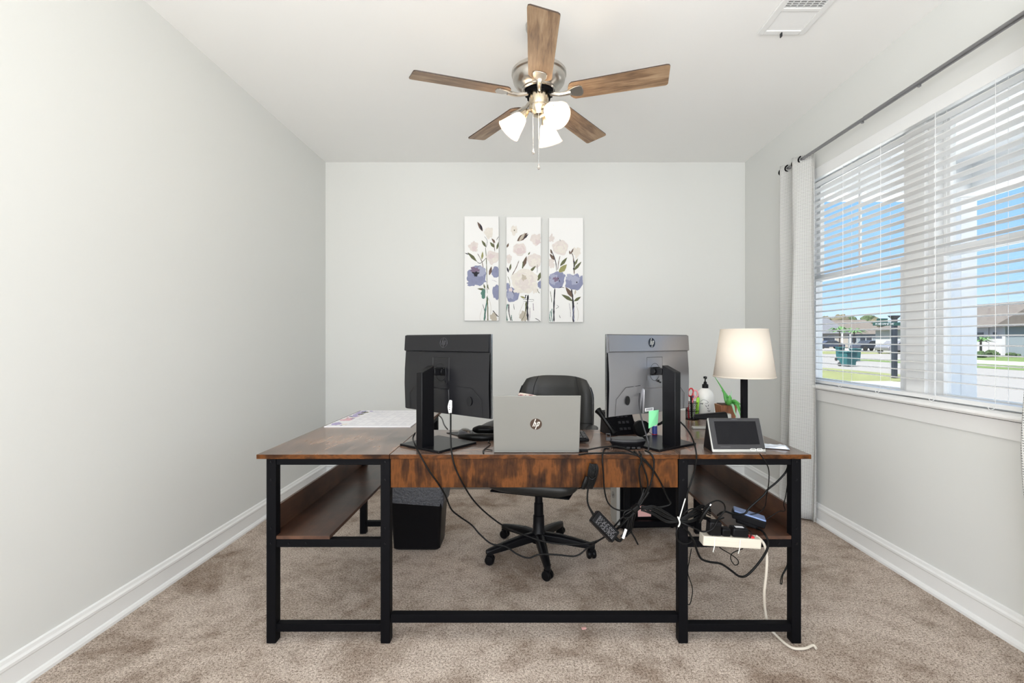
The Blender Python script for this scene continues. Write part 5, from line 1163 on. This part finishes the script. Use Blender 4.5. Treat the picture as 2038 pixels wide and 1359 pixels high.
def bin_(c, h_, w_, lb, rz=0):
    t = thing('wheeled_bin', (c[0], c[1], GZ), lb, 'trash bin', 'teal bins at the kerb'); M_ = TR(c[0], c[1], GZ, rz)
    a = w_ * .42; b__ = w_ * .5
    MB(M_).hexa([(-a, -a, .05), (a, -a, .05), (a, a, .05), (-a, a, .05)], [(-b__, -b__, h_), (b__, -b__, h_), (b__, b__, h_), (-b__, b__, h_)]).obj('bin_body', 'bin_teal', t, .02)
    MB(M_).box(-b__ - .03, b__ + .03, -b__ - .04, b__ + .04, h_, h_ + .07).obj('lid', 'bin_teal', t, .02)
    for s_ in (-1, 1): MB(M_).cyl((s_ * a - .03, a, .12), (s_ * a + .03, a, .12), .12).obj('wheel', 'tyre', t)
c1 = PZ(1687, 729, GZ); bin_((c1.x, c1.y), .80, .66, 'big teal wheeled bin, the nearest of three by the road', .1)
c1 = PZ(1672, 718, GZ); bin_((c1.x, c1.y), .95, .42, 'teal wheeled bin, leftmost of the three by the road')
c1 = PZ(1702, 719, GZ); bin_((c1.x, c1.y), .85, .52, 'teal wheeled bin, rightmost of the three by the road')
def house(c, w_, d__, h_, rh, rz, wall, roof, lb, extra=True):
    t = thing('house', (c[0], c[1], GZ), lb, 'house', 'houses across the street'); M_ = TR(c[0], c[1], GZ, rz)
    a, b__ = w_ / 2, d__ / 2
    MB(M_).box(-a, a, -b__, b__, 0, h_).obj('wall', wall, t)
    o_ = .5
    MB(M_).hexa([(-a - o_, -b__ - o_, h_), (a + o_, -b__ - o_, h_), (a + o_, b__ + o_, h_), (-a - o_, b__ + o_, h_)], [(-a + b__ * .7, -.05, h_ + rh), (a - b__ * .7, -.05, h_ + rh), (a - b__ * .7, .05, h_ + rh), (-a + b__ * .7, .05, h_ + rh)]).obj('roof', roof, t)
    if extra:
        gx = -a * .45; g_ = w_ * .20
        MB(M_).box(gx - g_, gx + g_, -b__ - 2.2, -b__, 0, h_).obj('gable_wall', wall, t)
        MB(M_).prism_y([(gx - g_ - .4, h_), (gx + g_ + .4, h_), (gx, h_ + rh * .62)], -b__ - 2.5, -b__ + 2).obj('gable_roof', roof, t)
        MB(M_).prism_y([(gx - g_, h_ + .05), (gx + g_, h_ + .05), (gx, h_ + rh * .55)], -b__ - 2.56, -b__ - 2.5).obj('gable_face', 'siding_white', t)
        MB(M_).box(gx - g_ * .7, gx + g_ * .7, -b__ - 2.24, -b__ - 2.18, .1, 2.2).obj('garage_door', 'siding_white', t)
    for x in (a * .25, a * .60):
        MB(M_).box(x - .5, x + .5, -b__ - .05, -b__ + .02, 1.0, 2.3).obj('window', 'dark_glass', t)
        MB(M_).box(x - .6, x + .6, -b__ - .03, -b__ + .01, .9, 2.4).obj('window_trim', 'siding_white', t)
    MB(M_).box(a * .40, a * .40 + .9, -b__ - .06, -b__ + .02, .1, 2.1).obj('door', 'post_dark', t)
    for x in (a * .15, a * .85): MB(M_).box(x - .12, x + .12, -b__ - 1.6, -b__ - 1.36, 0, h_).obj('porch_post', 'siding_white', t)
house((57, 95), 13, 9, 2.8, 3.0, R(-33), 'siding_beige', 'roof_grey', 'far grey roofed house at the left side of the left window')
house((75, 112), 16, 10, 2.9, 3.4, R(-30), 'siding_blue', 'roof_brown', 'far house with brown roof in the middle of the left window')
house((79, 90), 13, 9, 2.8, 2.9, R(-38), 'siding_beige', 'roof_brown', 'far beige house behind the parked car')
# big house across the street, right window
hh = thing('house', (50, 40, GZ), 'low white sided house with broad brown roof in the right window', 'house', 'houses across the street')
MB().box(46, 58, 34, 62, GZ, 2.55).obj('wall', 'siding_white', hh)
MB().hexa([(45.4, 33.4, 2.5), (58.6, 33.4, 2.5), (58.6, 62.6, 2.5), (45.4, 62.6, 2.5)], [(51.9, 40, 5.3), (52.1, 40, 5.3), (52.1, 56, 5.3), (51.9, 56, 5.3)]).obj('roof', 'roof_brown', hh)
MB().box(43.8, 46, 36, 43.3, GZ, 2.5).obj('garage_wing', 'siding_blue', hh)
MB().hexa([(43.3, 35.4, 2.45), (50, 35.4, 2.45), (50, 43.8, 2.45), (43.3, 43.8, 2.45)], [(43.3, 39.5, 4.6), (50, 39.5, 4.6), (50, 39.7, 4.6), (43.3, 39.7, 4.6)]).obj('garage_roof', 'roof_brown', hh)
MB().box(43.72, 43.8, 43.0, 43.3, GZ, 2.5).box(45.9, 46, 46.8, 47.0, GZ, 2.5).obj('corner_trim', 'siding_white', hh)
MB().box(45.94, 46.02, 47.4, 48.0, 1.2, 2.0).obj('window', 'dark_glass', hh)
MB().box(45.85, 46.0, 46.1, 46.3, 1.7, 2.0).obj('wall_light', 'post_dark', hh)
def blobby(name, c, r, sc, mt, lb, ct, grp=None, par=None, seed=0):
    rnd = random.Random(seed); m = MB()
    for k in range(9):
        m.ball((c[0] + rnd.uniform(-.6, .6) * r * sc[0], c[1] + rnd.uniform(-.6, .6) * r * sc[1], c[2] + r * sc[2] * rnd.uniform(.35, 1.15)), r * rnd.uniform(.38, .62), 10, (1, 1, .85))
    o = m.obj(name, mt, par, angle=180)
    q = o.modifiers.new('ss', 'SUBSURF'); q.levels = q.render_levels = 2
    tx = bpy.data.textures.new('n', 'CLOUDS'); tx.noise_scale = r * .22
    q = o.modifiers.new('d', 'DISPLACE'); q.texture = tx; q.strength = r * .35
    return o if par is not None else tag(o, lb, ct, grp)
for i, (px, py, r_, lb) in enumerate(((1996, 707, .55, 'round dark shrub at the foot of the white house'), (2036, 706, .42, 'small dark shrub nearest the garage of the white house'), (1972, 706, .55, 'dark shrub under the small palm'))):
    c_ = P(px, py, 43.4 - i); c_.z = GZ; blobby('shrub', (c_.x - 1.1, c_.y - .2, GZ - .1), r_, (1.2, 1.2, .8), 'bush_green', lb, 'shrub', 'shrubs by the white house', seed=i)
def palm(px, py_top, Y, h_, lb):
    c_ = P(px, 700, Y); t = thing('palm_tree', (c_.x, c_.y, GZ), lb, 'tree', 'small palms in the front yards')
    MB().cyl((c_.x, c_.y, GZ), (c_.x, c_.y, GZ + h_ * .6), .11, .07).obj('trunk', 'trunk', t)
    m = MB(); rnd = random.Random(int(px))
    for k in range(26):
        a = 2 * math.pi * k / 26 + rnd.uniform(-.1, .1); e_ = rnd.uniform(.2, 1.1); l = h_ * .42; tp = Vector((c_.x, c_.y, GZ + h_ * .6))
        d0 = Vector((math.cos(a), math.sin(a), 0)); pts = [tp, tp + d0 * l * .5 + Vector((0, 0, l * .45 * e_)), tp + d0 * l + Vector((0, 0, l * (.35 * e_ - .15)))]
        s_ = Vector((-d0.y, d0.x, 0)) * .10 * h_ / 2
        m.add([pts[0], pts[1] + s_, pts[2], pts[1] - s_], [(0, 1, 2, 3)])
    m.obj('fronds', 'frond_green', t, solid=.01)
palm(1952, 672, 42, 2.3, 'small green palm in front of the white house')
palm(1671, 660, 74, 4.6, 'small palm left of the far houses, above the bins')
palm(1700, 660, 70, 4.2, 'small palm between the far houses')
for i, (px, Y, hh_, mt, lb) in enumerate(((1650, 128, 8.2, 'tree_rust', 'tall bare looking tree behind the far houses at the left'), (1686, 160, 9.4, 'tree_green', 'green tree behind the far houses above the bins'), (1716, 145, 9.6, 'tree_green', 'taller green tree behind the brown roofed far house'), (1742, 136, 7.9, 'tree_rust', 'rust coloured tree left of the street sign'))):
    c_ = P(px, 677, Y); t = thing('tree', (c_.x, c_.y, GZ), lb, 'tree', 'trees beyond the far houses')
    MB().cyl((c_.x, c_.y, GZ), (c_.x, c_.y, 4), .3, .2).obj('trunk', 'trunk', t)
    blobby('crown', (c_.x, c_.y, 2.0), 3.8, (1.3, 1.3, (hh_ - 3.4) / 3.8 * .75), mt, '', '', par=t, seed=30 + i)
def car(c, rz, mt, lb, s_=1.0):
    t = thing('car', (c[0], c[1], GZ), lb, 'car', 'cars parked across the street'); M_ = TR(c[0], c[1], GZ, rz) @ Matrix.Scale(s_, 4)
    prof = [(-2.2, .35), (-2.25, .75), (-1.9, .95), (-1.1, 1.02), (-.55, 1.45), (.75, 1.48), (1.55, 1.05), (2.15, .95), (2.25, .6), (2.2, .35)]
    MB(M_).prism_y(prof[::-1], -.88, .88).obj('car_body', mt, t, .06)
    MB(M_).prism_y([(-.98, 1.04), (-.50, 1.40), (.70, 1.42), (1.38, 1.06)][::-1], -.90, .90).obj('side_glass', 'dark_glass', t)
    for x in (-1.4, 1.4):
        for y in (-.86, .86): MB(M_).cyl((x, y - .08, .33), (x, y + .08, .33), .34, n=20).obj('wheel', 'tyre', t)
c_ = PZ(1786, 703.5, GZ); car((c_.x, c_.y), R(12), 'car_silver', 'silver car parked behind the street sign')
c_ = PZ(1760, 699, GZ); car((c_.x, c_.y + 3), R(10), 'car_dark', 'dark car parked left of the silver car')
c_ = PZ(1650, 694, GZ); car((c_.x, c_.y), R(-10), 'car_dark', 'dark car at the left edge of the far driveways')
